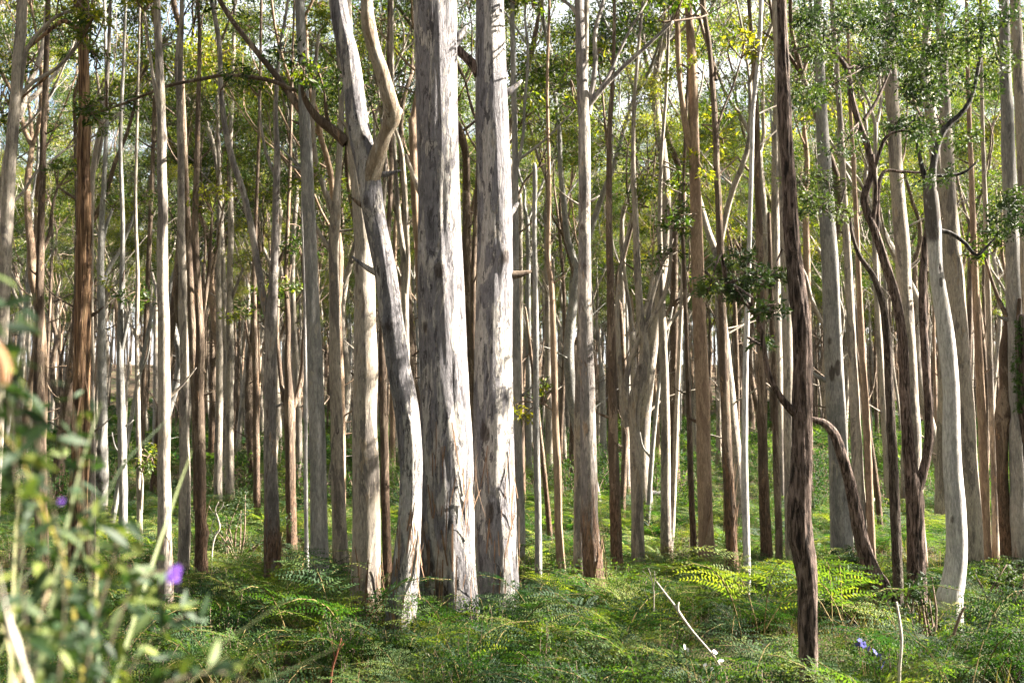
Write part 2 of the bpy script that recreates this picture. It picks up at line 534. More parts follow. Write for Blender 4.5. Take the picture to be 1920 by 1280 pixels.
def strips_mesh(q, n, zlo, zhi, rng, mat=M_STRIP):
    """loose ribbons of bark standing off a trunk given as rows x y z r"""
    g = Geo()
    q = np.asarray(q)
    for _ in range(n):
        z = q[0, 2] + zlo + (zhi - zlo) * rng.random() ** 1.6
        i = int(np.argmin(abs(q[:, 2] - z)))
        c = q[i]
        a = rng.uniform(math.pi * .85, math.pi * 2.15)            # the side seen from the track, and a little round each edge
        L = rng.uniform(.1, .6); w = rng.uniform(.004, .013)
        o = np.array([math.cos(a), math.sin(a), 0]); s = np.array([-math.sin(a), math.cos(a), 0])
        rows = []
        curl = rng.uniform(-.0, .1) * L; lean = rng.normal() * .12
        up = rng.random() < .5
        for t in np.linspace(0, 1, 5):
            lift = curl * (t if up else 1 - t) ** 2 * 2
            p = c[:3] + o * (c[3] * 1.05 + .006 + lift) + np.array([0, 0, (t - .5) * L]) + s * lean * (t - .5) * L
            ww = w * (1 - .7 * abs(t - .5))
            rows += [p - s * ww, p + s * ww]
        v = np.array(rows)
        f = np.array([[2 * j, 2 * j + 1, 2 * j + 3, 2 * j + 2] for j in range(4)])
        g.add(v, f, hgt=np.zeros(len(v)), knot=np.zeros(len(v)))
    return g

HEROES = []      # (x, y) of every placed trunk
NAMES = {}

def tree(label, mat, pts, limbs=(), clumps=(), base=None, Y=None, sides=20, step=.16, ridge=.0, lump=.055, flare=.55,
         bumps=(), strips=0, strip_h=1.6, crown=True, cs=1.0, limb_mat=None, name='gum_tree', cat='tree', leaf='gum', ext=True, ctint=None, above=.42, char=None):
    """a tree seen at photo points (x, y, width), foot first, standing where the sight line meets the ground"""
    x0, y0, w0 = pts[0]
    if Y is None: Y = hit(x0, y0, above)
    seed = int(x0 * 7 + y0) % 100000
    rng = np.random.default_rng(seed)
    sc = Y / F
    P = []
    for (x, y, w) in pts:
        p = at(x, y, Y)
        P.append((p.x, p.y, p.z, w * .5 * sc))
    gx, gy = P[0][0], P[0][1]
    base_z = gz(gx, gy)
    foot = (gx + (P[0][0] - P[1][0]) * .15, gy, base_z - .25, P[0][3] * 1.12)
    P = [foot] + P
    top_in = pts[-1][1] <= 8
    if top_in and ext:
        a, b = np.array(P[-1]), np.array(P[-2])
        d = (a - b)[:3]; d = d / np.linalg.norm(d)
        d = unit(d + np.array([0, 0, .5]))
        up = 2.2 if Y < 16 else 1.2
        P.append((*(a[:3] + d * up), a[3] * .93))
    org = Vector((gx, gy, base_z))
    loc = np.array([gx, gy, base_z])
    root = thing(name, label, cat, org)
    HEROES.append((gx, gy))
    Pl = [(p[0] - gx, p[1] - gy, p[2] - base_z, p[3]) for p in P]
    bl = []
    for (bx, by, bs, amt) in bumps:
        p = at(bx, by, Y)
        rr = np.interp(by, [q[1] for q in pts][::-1], [q[2] for q in pts][::-1]) * .5 * sc
        cx = np.interp(by, [q[1] for q in pts][::-1], [q[0] for q in pts][::-1])
        off = (bx - cx) * sc
        dy = math.sqrt(max(rr * rr - off * off, 0))
        bl.append(((p.x - gx, p.y - gy - dy, p.z - base_z), bs * sc, amt))
    v, f, h, kn = tube(Pl, sides, step, seed, lump, ridge, flare, bl, 0)
    if char:
        za, zb = at(x0, char[0], Y).z - base_z, at(x0, char[1], Y).z - base_z
        kn = np.maximum(kn, smooth(za, zb, h) * 1.3)
    obj('trunk', mesh('trunk', v, f, BARK[mat], True, {'hgt': h, 'knot': kn}), root)
    lm = limb_mat or mat
    for i, lp in enumerate(limbs):
        dz = rng.uniform(-.06, .06)
        L = []
        for j, (x, y, w) in enumerate(lp):
            p = at(x, y, Y + dz * j * (Y / 12))
            L.append((p.x - gx, p.y - gy, p.z - base_z, w * .5 * sc))
        v, f, h, kn = tube(L, max(6, min(16, sides - 4)), step, seed + i, .07, ridge * .7, 0, (), 0)
        obj('limb', mesh('limb', v, f, BARK[lm], True, {'hgt': np.maximum(h, 5), 'knot': kn}), root)
    clumps = list(clumps)
    if leaf == 'gum':
        for lp in limbs:
            if lp[-1][2] <= 6.5:
                (x1, y1, _), (x2, y2, _) = lp[-2], lp[-1]
                ux, uy = x2 - x1, y2 - y1; ul = math.hypot(ux, uy); ux /= ul; uy /= ul
                for q_ in range(4):
                    a = rng.uniform(15, 60) * (13. / Y); b_ = rng.normal() * 26 * (13. / Y)
                    clumps.append((x2 + ux * a - uy * b_, y2 + uy * a + ux * b_, rng.uniform(20, 34) * (13. / Y) ** .5, int(rng.uniform(45, 90))))
    if Y > 11.5 and cat == 'tree' and leaf == 'gum' and crown:
        ys_ = [q_[1] for q_ in pts][::-1]
        for q_ in range(int(rng.integers(1, 4))):                   # dead side stubs
            y = rng.uniform(60, min(820, y0 - 200)); x = np.interp(y, ys_, [t[0] for t in pts][::-1]); w = np.interp(y, ys_, [t[2] for t in pts][::-1])
            sg = rng.choice([-1, 1]); L = rng.uniform(14, 60) * 13 / Y; up = rng.uniform(-.1, .9)
            P3 = []
            for t, k3 in ((0, 1), (.5, .7), (1, .25)):
                p = at(x + sg * (w * .3 + L * t), y - L * up * t - L * .25 * t * t, Y)
                P3.append((p.x - gx, p.y - gy + .03 * q_, p.z - base_z, max(.012, w * .16 * sc) * k3))
            v, f, h, kn = tube(P3, 8, .06, seed + q_, .12)
            obj('stub', mesh('stub', v, f, BARK['brown' if q_ % 2 else (mat if mat != 'stringy' else 'brown')], True, {'hgt': np.full(len(v), 5.), 'knot': kn}), root)
    if strips:
        q = catmull(Pl, .1)
        g = strips_mesh(q, strips, .1, strip_h, rng)
        tag(obj('peeling_bark', g.mesh('peeling_bark', M_STRIP), root), None, None, None, 'stuff')
    if clumps:
        g, tw = Geo(), Geo()
        lp = [l for l in limbs]
        cand = [(x, y) for l in lp for (x, y, w) in l] + [(x, y) for (x, y, w) in pts[1:]]
        for (x, y, rpx, n) in clumps:
            dy = rng.normal() * .5
            p = np.array(at(x, y, Y + dy)) - loc
            cc = clump(g, p, rpx * sc * (1.35 if leaf == 'dark' else 1.35), int(n * (2.4 if leaf == 'dark' else 1.1)), .062 if leaf == 'dark' else .1, .021 if leaf == 'dark' else .03, rng, .55, .25, ctint)
            nx, ny = min(cand, key=lambda c: (c[0] - x) ** 2 + (c[1] - y) ** 2 * .7)
            s = np.array(at(nx, ny, Y)) - loc
            mid_ = (s + p) / 2 + rng.normal(size=3) * .12 + np.array([0, 0, .1])
            v, f, h, kn = tube([(*s, .014), (*mid_, .011), (*p, .007)], 5, .2, 3, .1)
            tw.add(v, f, hgt=np.full(len(v), 9.), knot=kn)
            for c2 in cc[::2]:
                m2 = (p + c2) / 2 + rng.normal(size=3) * .04
                v, f, h, kn = tube([(*p, .006), (*m2, .005), (*c2, .003)], 4, .3, 3, .0)
                tw.add(v, f, hgt=np.full(len(v), 9.), knot=kn)
        obj('crown', g.mesh('crown', M_DLEAF if leaf == 'dark' else M_LEAF, False), root)
        tag(obj('twigs', tw.mesh('twigs', BARK[lm] if leaf == 'dark' else M_TWIG), root), None, None, None, 'stuff')
    if crown and top_in and ext:
        e = Pl[-1]
        put_crown(root, int(rng.integers(0, 9)), e[:3], rng.uniform(0, 6.28), cs * max(.75, min(1.6, e[3] / .1)), mat if mat not in ('stringy', 'giant', 'shaggy') else 'pale')
    return root

# ------------------------------------------------------------------ trees one can point at, near ones first
tree('massive grey trunk with a black fire hollow at its foot, thickest in the forest', 'giant',
     [(843, 1158, 110), (840, 1050, 104), (838, 900, 99), (832, 720, 90), (828, 560, 87), (824, 400, 80), (822, 250, 78), (819, 100, 80), (816, 0, 82)],
     sides=72, step=.05, ridge=.017, lump=.03, flare=.06, Y=12.6, strips=90, strip_h=2.6,
     bumps=[(819, 1128, 24, -.55), (826, 512, 16, .35), (806, 1075, 14, -.3), (800, 615, 10, .2)])
tree('second massive pale trunk with a dark limb stub high on its side', 'giant',
     [(936, 1138, 76), (931, 1000, 78), (927, 900, 77), (926, 800, 75), (925, 700, 72), (928, 560, 68), (928, 460, 67), (925, 300, 64), (919, 120, 58), (918, 0, 53)],
     limbs=[[(906, 150, 26), (890, 125, 22), (874, 108, 18), (858, 92, 17), (835, 70, 14), (805, 45, 11)]], limb_mat='dark',
     sides=72, step=.05, ridge=.015, lump=.035, flare=.06, strips=70, strip_h=2.4, bumps=[(946, 486, 13, .5), (908, 810, 12, -.15), (918, 960, 9, -.15)])
tree('leaning trunk that swings left then forks, with an ochre elbowed limb', 'giant',
     [(751, 1152, 58), (760, 1060, 50), (767, 990, 44), (769, 920, 42), (770, 850, 44), (762, 770, 46), (746, 690, 45), (735, 600, 43), (720, 500, 42), (702, 400, 42), (686, 300, 44), (667, 200, 39), (653, 100, 36), (633, 0, 35)],
     limbs=[[(688, 352, 38), (696, 325, 37), (708, 290, 32), (722, 250, 25), (735, 218, 32), (731, 190, 29), (716, 140, 27), (702, 95, 25), (691, 50, 27), (687, 10, 23), (686, -60, 18)],
            [(737, 217, 25), (743, 212, 22), (748, 208, 17)]],
     limb_mat='limb', Y=11.9, sides=56, step=.05, ridge=.018, lump=.05, flare=.04, strips=70, strip_h=1.8,
     bumps=[(690, 378, 11, .5), (732, 612, 13, .45), (720, 605, 8, .4), (686, 262, 14, .4), (693, 45, 9, .3)])
tree('thick pale trunk with an orange torn scar, behind the leaning forked tree', 'pale',
     [(687, 1128, 58), (687, 1060, 54), (686, 940, 50), (685, 800, 46), (685, 660, 44), (683, 520, 37), (676, 400, 30), (665, 280, 27), (655, 150, 24), (648, 0, 22)],
     limbs=[[(650, 268, 22), (625, 244, 20), (600, 226, 17), (582, 205, 13), (570, 180, 10), (566, 150, 6)], [(616, 238, 9), (611, 205, 7), (608, 172, 4)]],
     sides=40, step=.07, ridge=.012, flare=.05, strips=55, strip_h=1.1, bumps=[(676, 505, 13, .4), (679, 545, 9, .4)], limb_mat='brown')
tree('smooth olive-grey trunk with a long limb sweeping up and away at the top', 'grey',
     [(600, 1106, 36), (598, 1000, 32), (597, 900, 31), (593, 740, 29), (586, 560, 26), (581, 430, 24), (575, 300, 23), (570, 190, 21), (566, 90, 18), (562, 0, 18)],
     limbs=[[(566, 212, 13), (545, 180, 13), (520, 145, 12), (480, 95, 11), (440, 45, 10), (405, -10, 9)],
            [(555, 170, 8), (500, 150, 8), (430, 141, 7), (370, 150, 6.5), (310, 163, 6), (255, 185, 5), (200, 206, 3)]],
     sides=32, step=.08, lump=.03, limb_mat='brown', clumps=[(420, 20, 40, 90), (300, 140, 30, 60), (215, 195, 28, 60)])
tree('pale mottled trunk forking at a bulge, beside the smooth olive-grey trunk', 'pale',
     [(640, 1084, 33), (636, 1000, 28), (634, 900, 25), (630, 760, 23), (627, 600, 20), (625, 480, 19), (628, 410, 21), (634, 330, 13), (640, 200, 11), (634, 90, 9), (628, 0, 8)],
     limbs=[[(624, 400, 13), (606, 350, 11), (592, 300, 10), (586, 230, 9), (590, 140, 8), (598, 60, 6)], [(620, 470, 10), (600, 440, 8), (585, 405, 6), (578, 370, 5)]], sides=26)
tree('pale trunk with dark shaggy foot and a wide Y fork at mid height', 'shaggy',
     [(512, 1094, 32), (510, 980, 28), (507, 860, 24), (507, 740, 22), (508, 640, 22), (509, 590, 22), (514, 500, 15), (517, 400, 13), (520, 300, 12), (517, 200, 9), (524, 100, 7), (540, 0, 5)],
     limbs=[[(505, 610, 14), (494, 560, 13), (484, 500, 13), (472, 430, 12), (456, 360, 12), (438, 305, 12), (424, 250, 11), (414, 170, 10), (411, 80, 9), (396, 0, 8), (385, -60, 6)],
            [(516, 330, 7), (500, 290, 6), (490, 240, 5), (484, 180, 4)]], strips=50, strip_h=1.5, sides=28)
tree('brown fluted trunk with side knots, left of the dark bush', 'brown',
     [(378, 1074, 24), (376, 960, 21), (376, 860, 20), (373, 740, 20), (376, 640, 17), (371, 540, 14), (366, 430, 13), (369, 320, 11), (372, 200, 9), (374, 80, 7), (372, 0, 6)],
     limbs=[[(382, 700, 10), (374, 660, 8), (378, 600, 9), (388, 540, 8), (394, 470, 6), (398, 400, 5)]], bumps=[(389, 1000, 9, .7)], strips=30)
tree('wavy pale trunk lit along one edge, touching the brown fluted trunk', 'pale',
     [(344, 1084, 22), (346, 980, 22), (347, 900, 21), (345, 800, 18), (346, 690, 17), (342, 560, 16), (340, 430, 15), (339, 300, 12), (336, 180, 11), (340, 60, 9), (341, 0, 8)], limbs=[[(337, 200, 7), (330, 140, 6), (334, 70, 5), (345, 10, 4)]])
tree('tall straight grey trunk standing behind the purple flowers', 'pale',
     [(312, 1130, 30), (309, 1000, 25), (308, 900, 24), (308, 780, 23), (307, 640, 22), (305, 500, 20), (305, 380, 18), (303, 260, 17), (299, 120, 15), (294, 0, 13)],
     limbs=[[(300, 215, 8), (288, 150, 7), (280, 90, 5), (270, 20, 4)]], bumps=[(310, 258, 8, .5)], strips=14, sides=26)
tree('reddish brown stringy-barked trunk with glowing orange bark', 'stringy',
     [(146, 1078, 34), (147, 960, 33), (150, 820, 31), (153, 680, 29), (155, 560, 28), (157, 430, 26), (157, 320, 23), (158, 200, 21), (156, 90, 18), (156, 0, 17)],
     limbs=[[(152, 60, 9), (120, 40, 8), (90, 60, 7), (60, 85, 5), (45, 100, 3)], [(150, 80, 7), (120, 115, 6), (80, 150, 5), (40, 185, 4), (20, 205, 3)]],
     sides=36, ridge=.04, step=.07, strips=160, strip_h=7.5, bumps=[(166, 212, 8, .5)])
tree('slender white trunk close beside the reddish stringy-barked trunk', 'pale',
     [(172, 1062, 17), (171, 960, 17), (170, 840, 16), (169, 700, 15), (168, 560, 14), (169, 450, 13), (172, 350, 11), (182, 270, 9), (196, 200, 8), (203, 110, 7), (207, 0, 6)],
     limbs=[[(173, 330, 7), (186, 290, 6), (194, 230, 6), (186, 170, 5), (180, 130, 4)]])
tree('grey trunk at the left edge leaning inward towards its top', 'pale',
     [(-22, 1120, 30), (-12, 900, 28), (-3, 720, 26), (6, 560, 25), (12, 430, 24), (20, 300, 22), (29, 190, 21), (36, 90, 21), (42, 0, 19)],
     limbs=[[(34, 190, 10), (50, 95, 8), (75, 60, 7), (105, 32, 6), (140, 18, 5)], [(28, 190, 9), (62, 155, 7), (110, 125, 6), (150, 80, 5)]], Y=14.5, sides=26)
tree('dull grey straight trunk between the left edge and the stringy-barked trunk', 'brown',
     [(78, 1050, 24), (76, 930, 23), (74, 800, 22), (73, 680, 19), (74, 560, 16), (76, 460, 14), (79, 350, 12), (83, 220, 11), (87, 110, 10), (90, 0, 9)],
     limbs=[[(76, 480, 8), (92, 440, 7), (98, 390, 6), (108, 350, 4)]])
tree('pale trunk with dark shaggy foot and high fork, right of the massive pair', 'shaggy',
     [(1119, 1123, 38), (1112, 1040, 36), (1106, 960, 32), (1103, 840, 29), (1101, 720, 27), (1098, 600, 25), (1097, 480, 23), (1097, 360, 22), (1095, 240, 22), (1090, 120, 19), (1086, 0, 17)],
     limbs=[[(1103, 215, 12), (1111, 170, 11), (1116, 120, 9), (1116, 60, 8), (1132, 0, 7), (1140, -60, 5)],
            [(1104, 200, 9), (1135, 160, 9), (1170, 125, 8), (1215, 85, 7), (1262, 40, 5)], [(1108, 190, 7), (1140, 145, 7), (1160, 100, 6), (1185, 50, 5), (1215, 0, 4)],
            [(1084, 30, 8), (1068, 10, 7), (1040, -10, 6)]], Y=13.9, sides=36, step=.06, ridge=.012, strips=150, strip_h=1.5, bumps=[(1098, 182, 10, .5), (1091, 430, 8, .3)])
tree('grey trunk half hidden behind the pale trunk with the dark shaggy foot', 'pale',
     [(1086, 1078, 24), (1087, 980, 23), (1088, 860, 22), (1087, 740, 20), (1091, 600, 17), (1092, 400, 14), (1096, 200, 12), (1100, 0, 9)], strips=14)
tree('slim grey trunk rising just behind the second massive trunk', 'grey',
     [(974, 1068, 22), (973, 960, 21), (970, 840, 19), (969, 700, 17), (967, 560, 14), (966, 400, 12), (965, 250, 11), (962, 120, 10), (960, 0, 9)],
     limbs=[[(968, 320, 7), (980, 260, 6), (984, 190, 5), (990, 110, 5), (984, 30, 4)], [(970, 300, 6), (1000, 280, 5), (1040, 245, 4), (1078, 205, 3)]], sides=20)
tree('thin grey pole of a trunk ending in a broken top', 'grey',
     [(1010, 1084, 14), (1009, 980, 13), (1006, 840, 12), (1005, 700, 11), (1004, 560, 10), (1002, 420, 9), (1003, 330, 9), (1002, 306, 5)], crown=False, sides=14)
tree('thin tan trunk with a pale lit foot, next to the thin broken-topped pole', 'tan',
     [(1052, 1074, 17), (1047, 980, 15), (1045, 880, 15), (1041, 780, 13), (1038, 660, 12), (1034, 540, 10), (1028, 480, 9), (1030, 340, 7), (1026, 180, 6), (1030, 0, 5)],
     limbs=[[(1040, 770, 4), (1030, 765, 3), (1020, 758, 2)]], sides=14)
tree('dark-streaked brown trunk left of the bent trunk with the burl', 'brown',
     [(1157, 1080, 25), (1155, 1000, 22), (1152, 880, 20), (1149, 760, 18), (1147, 640, 16), (1144, 500, 14), (1142, 380, 12), (1143, 250, 10), (1150, 130, 8), (1152, 0, 6)],
     limbs=[[(1144, 300, 6), (1135, 240, 5), (1130, 180, 4), (1120, 120, 3)]], sides=20)
tree('bent trunk with a burl and sunlit white lower half', 'pale',
     [(1197, 1074, 27), (1195, 980, 23), (1193, 880, 21), (1189, 800, 20), (1191, 750, 25), (1203, 705, 24), (1208, 660, 18), (1200, 590, 15), (1195, 500, 13), (1191, 400, 11), (1187, 300, 9), (1190, 180, 7), (1200, 60, 6), (1205, 0, 5)],
     limbs=[[(1184, 790, 12), (1173, 740, 12), (1178, 690, 10), (1196, 640, 9), (1220, 600, 9), (1245, 555, 8), (1256, 500, 7), (1258, 430, 5)],
            [(1176, 800, 14), (1166, 740, 11), (1160, 660, 10), (1158, 560, 8), (1170, 470, 6), (1190, 380, 5)],
            [(1206, 640, 9), (1222, 560, 8), (1240, 500, 6), (1250, 440, 4)]], bumps=[(1199, 695, 9, .6)], sides=20, clumps=[(1255, 470, 24, 60), (1230, 490, 26, 60)])
tree('mottled trunk with a knuckle fork, joined at the foot to a thinner stem', 'pale',
     [(1250, 1032, 23), (1249, 940, 20), (1248, 840, 18), (1247, 740, 17), (1243, 640, 16), (1242, 600, 15), (1240, 520, 11), (1237, 420, 9), (1240, 300, 7), (1250, 160, 6), (1255, 0, 5)],
     limbs=[[(1245, 620, 9), (1262, 598, 8), (1280, 578, 7), (1295, 550, 6)], [(1256, 1030, 13), (1264, 900, 11), (1268, 780, 9), (1275, 640, 8), (1280, 500, 6), (1284, 360, 5)]], sides=18)
tree('thin brown crooked trunk left of the reddish tan trunk', 'brown',
     [(1301, 1044, 12), (1298, 960, 11), (1294, 860, 11), (1291, 740, 10), (1287, 620, 9), (1283, 500, 8), (1280, 400, 7), (1285, 260, 6), (1290, 120, 5), (1288, 0, 4)], sides=14)
tree('smooth reddish tan trunk that splits high up into two close stems', 'tan',
     [(1326, 1074, 31), (1323, 980, 28), (1320, 880, 27), (1317, 740, 26), (1311, 600, 25), (1307, 460, 23), (1303, 340, 21), (1300, 240, 20), (1299, 150, 18), (1294, 60, 16), (1290, 0, 15)],
     limbs=[[(1298, 290, 16), (1286, 240, 13), (1279, 190, 11), (1272, 120, 10), (1270, 40, 10), (1267, -50, 8)]], sides=30, lump=.025,
     clumps=[(1290, 125, 22, 60), (1270, 140, 20, 50), (1310, 300, 22, 70), (1320, 325, 16, 50)], ctint=.9, strips=8)  # high leaf tint puts a sunlit yellow into the clump colour
tree('shaggy dark brown trunk leaning slightly, right of the reddish tan trunk', 'brown',
     [(1376, 1090, 22), (1371, 1000, 22), (1367, 920, 21), (1362, 820, 19), (1358, 700, 17), (1354, 580, 15), (1350, 460, 14), (1345, 330, 12), (1339, 200, 11), (1330, 90, 9), (1318, 0, 9)],
     limbs=[[(1342, 150, 8), (1336, 110, 7), (1322, 70, 7), (1310, 30, 6)], [(1344, 240, 6), (1358, 200, 4), (1375, 160, 4), (1390, 110, 3)]], strips=90, strip_h=2.2, sides=22,
     clumps=[(1345, 210, 20, 45), (1355, 260, 26, 60), (1365, 300, 24, 50)], ctint=.9)
tree('slim white S-curved trunk between the shaggy dark brown trunk and the dark rough one', 'white',
     [(1401, 1100, 14), (1399, 1000, 14), (1396, 900, 14), (1396, 800, 12), (1398, 680, 11), (1402, 560, 10), (1406, 420, 9), (1409, 300, 9), (1411, 210, 9), (1421, 120, 9), (1425, 50, 9), (1427, 0, 8)], sides=16)
tree('grey-brown trunk just left of the dark rough trunk, with a thin companion', 'brown',
     [(1438, 1062, 23), (1434, 960, 20), (1431, 860, 18), (1429, 740, 16), (1427, 620, 15), (1425, 480, 14), (1421, 340, 12), (1418, 200, 10), (1410, 80, 8), (1404, 0, 7)],
     limbs=[[(1462, 1062, 14), (1459, 960, 13), (1455, 840, 12), (1452, 700, 10), (1446, 560, 9), (1442, 400, 7)]], sides=18)
tree('pale straight trunk hidden for most of its height by the dark rough trunk', 'pale',
     [(1486, 1082, 24), (1482, 960, 22), (1479, 820, 20), (1477, 680, 19), (1475, 540, 18), (1470, 380, 18), (1464, 200, 17), (1457, 60, 16), (1454, 0, 15)], sides=20)
tree('dark rough-barked crooked trunk rising from the near ferns', 'dark',
     [(1516, 1285, 33), (1513, 1180, 34), (1513, 1100, 35), (1510, 1050, 40), (1503, 1000, 45), (1500, 950, 44), (1502, 880, 39), (1505, 780, 36), (1505, 690, 36), (1501, 600, 35), (1492, 510, 30), (1484, 420, 28), (1478, 310, 26), (1472, 200, 24), (1469, 100, 21), (1465, 0, 18)],
     limbs=[[(1492, 775, 17), (1478, 762, 15), (1462, 742, 12), (1442, 705, 11), (1432, 650, 9), (1422, 600, 9), (1408, 575, 8), (1388, 560, 5), (1365, 548, 3)]],
     clumps=[(1385, 545, 34, 130), (1345, 530, 34, 120), (1420, 520, 30, 100), (1440, 580, 26, 80), (1360, 500, 26, 80), (1330, 540, 20, 60), (1450, 520, 22, 60), (1405, 490, 22, 60), (1430, 640, 22, 50)],
     Y=9.6, sides=44, step=.05, ridge=.05, lump=.06, flare=.1, leaf='dark', crown=False, name='peppermint_tree', cs=.7)
tree('dark bare stem leaning over towards the dark rough trunk and bending flat at its tip', 'dark',
     [(1654, 1112, 36), (1640, 1078, 32), (1626, 1045, 28), (1613, 1000, 25), (1602, 945, 23), (1591, 895, 21), (1577, 848, 20), (1564, 814, 18), (1548, 795, 15), (1532, 788, 12), (1520, 785, 9)],
     Y=14.6, sides=26, step=.05, ridge=.05, crown=False, name='peppermint_tree', flare=.3)
tree('broad smooth pale grey trunk right of the dark rough trunk', 'grey',
     [(1580, 1062, 44), (1577, 980, 40), (1573, 880, 36), (1566, 740, 35), (1561, 620, 34), (1557, 500, 32), (1552, 420, 30), (1547, 320, 26), (1540, 200, 22), (1535, 90, 19), (1534, 0, 17)],
     sides=40, step=.07, lump=.04, bumps=[(1555, 700, 6, -.3), (1567, 690, 6, -.3), (1552, 640, 7, .3)])
tree('grey trunk with a bright lit edge standing behind the leaning dark stem', 'pale',
     [(1617, 1052, 26), (1612, 960, 22), (1606, 840, 20), (1600, 700, 17), (1595, 580, 15), (1588, 460, 14), (1582, 360, 12), (1577, 250, 11), (1568, 120, 10), (1560, 0, 9)], sides=20)
tree('tan slender trunk just right of the grey lit-edged trunk', 'tan',
     [(1635, 1054, 15), (1631, 940, 14), (1626, 820, 14), (1619, 700, 13), (1613, 580, 11), (1607, 440, 9), (1600, 300, 8), (1592, 150, 6), (1590, 0, 5)], sides=14)
tree('dark lichened stem that winds up beside the dark twin-stemmed tree', 'lichen',
     [(1683, 1088, 18.7), (1680, 1010, 18.7), (1677, 920, 18.7), (1672, 820, 17.0), (1667, 720, 16.1), (1664, 640, 15.3), (1655, 570, 13.6), (1638, 520, 10.2), (1612, 480, 8.5), (1598, 440, 6.8), (1592, 400, 6.0), (1575, 392, 4.2), (1555, 400, 3.4)],
     Y=14.5, sides=28, step=.06, ridge=.05, crown=False, leaf='dark', name='peppermint_tree',
     clumps=[(1545, 385, 26, 110), (1520, 370, 26, 110), (1560, 350, 26, 90), (1500, 340, 26, 90), (1575, 400, 20, 70), (1535, 330, 22, 70), (1510, 400, 18, 60)])
tree('dark twin-stemmed tree with winding stems joining low down in a U', 'dark',
     [(1718, 1078, 34.0), (1716, 1000, 31.4), (1714, 930, 32.3), (1708, 880, 25.5), (1700, 800, 21.2), (1696, 720, 18.7), (1692, 640, 17.8), (1680, 560, 17.0), (1662, 500, 17.0), (1643, 440, 15.3), (1626, 400, 14.4), (1620, 370, 13.6), (1634, 325, 12.8), (1628, 280, 11.9), (1610, 230, 11.9), (1596, 180, 11.9), (1588, 130, 9.3), (1565, 100, 7.6), (1545, 80, 5.1)],
     limbs=[[(1716, 935, 18.7), (1728, 895, 17.8), (1738, 850, 17.0), (1742, 790, 16.1), (1737, 700, 15.3), (1732, 610, 15.3), (1730, 530, 14.4), (1734, 460, 12.8), (1740, 420, 11.0)],
            [(1634, 330, 8.5), (1645, 300, 7.6), (1660, 260, 6.8), (1690, 245, 5.1), (1730, 250, 3.4), (1770, 240, 2.5)],
            [(1620, 225, 7.6), (1640, 195, 6.8), (1655, 165, 5.1), (1670, 130, 4.2)],
            [(1636, 420, 8.5), (1642, 360, 7.6), (1636, 290, 6.0)],
            [(1645, 440, 6.8), (1652, 330, 6.8), (1690, 322, 5.1), (1730, 322, 4.2), (1760, 300, 2.5)]],
     Y=15.15, sides=34, step=.06, ridge=.05, crown=False, leaf='dark', name='peppermint_tree',
     clumps=[(1545, 90, 36, 120), (1510, 70, 34, 110), (1580, 60, 34, 110), (1560, 160, 30, 90), (1620, 130, 30, 90), (1530, 20, 36, 100), (1600, 10, 32, 90),
             (1670, 110, 30, 90), (1640, 60, 34, 90), (1680, 230, 28, 80), (1740, 240, 26, 80), (1590, 260, 26, 60), (1720, 330, 22, 60), (1770, 230, 26, 80), (1560, 280, 26, 60), (1500, 150, 30, 80)])
tree('tall pale trunk running straight up behind the dark twin-stemmed tree', 'pale',
     [(1724, 1052, 28), (1719, 940, 26), (1713, 820, 27), (1705, 680, 28), (1698, 560, 28), (1691, 450, 28), (1683, 350, 26), (1677, 250, 25), (1671, 150, 24), (1666, 50, 23), (1664, 0, 22)], sides=26)
root = tree('bleached white bent trunk with a charred broken top, curving at the foot', 'white',
     [(1780, 1138, 50), (1788, 1090, 42), (1794, 1030, 38), (1792, 960, 36), (1786, 880, 34), (1784, 800, 32), (1783, 730, 30), (1776, 650, 31), (1766, 580, 29), (1757, 520, 26), (1753, 470, 25), (1750, 430, 28), (1746, 380, 28), (1742, 330, 22)], char=(520, 400),
     Y=12.6, sides=44, step=.05, lump=.02, crown=False, flare=.1, bumps=[(1758, 505, 4, -.4), (1760, 530, 4, -.4), (1780, 972, 7, .3)])
DARK = [(R.uniform(1480, 1910), R.uniform(-20, 330) * R.random() ** .35, R.uniform(26, 42), R.randrange(90, 150)) for _ in range(24)]
def extra_limb(root, Y, lps, mat, name='limb', sides=18, ridge=.04):
    o = root.location; sc = Y / F
    for i, lp in enumerate(lps):
        L = [(*(at(x, y, Y) - o), w * .5 * sc) for (x, y, w) in lp]
        v, f, h, kn = tube(L, sides, .06, i + 5, .08, ridge, 0, (), 0)
        obj(name, mesh(name, v, f, BARK[mat], True, {'hgt': np.maximum(h, 5), 'knot': kn}), root)
extra_limb(root, 12.6, [[(1738, 345, 12), (1728, 310, 9), (1720, 275, 6), (1718, 250, 4)],
                        [(1748, 345, 14), (1752, 300, 13), (1762, 260, 12), (1780, 232, 11), (1800, 215, 10), (1818, 190, 9), (1830, 150, 8), (1838, 100, 7), (1842, 40, 5)],
                        [(1750, 330, 6), (1785, 328, 6), (1810, 322, 5), (1835, 300, 3)], [(1757, 430, 9), (1785, 438, 8), (1810, 456, 7), (1832, 478, 6), (1860, 452, 4), (1885, 430, 3)]], 'charred', 'limb', 12)
def extra_crown(root, Y, clumps, seed, mat=M_DLEAF, ln=.06, wd=.021):
    rng = np.random.default_rng(seed); g = Geo(); o = np.array(root.location)
    for (x, y, r, n) in clumps:
        clump(g, np.array(at(x, y, Y + rng.normal() * .4)) - o, r * 1.3 * Y / F, int(n * 2.3), ln, wd, rng, .6, .2)
    obj('crown', g.mesh('crown', mat, False), root)
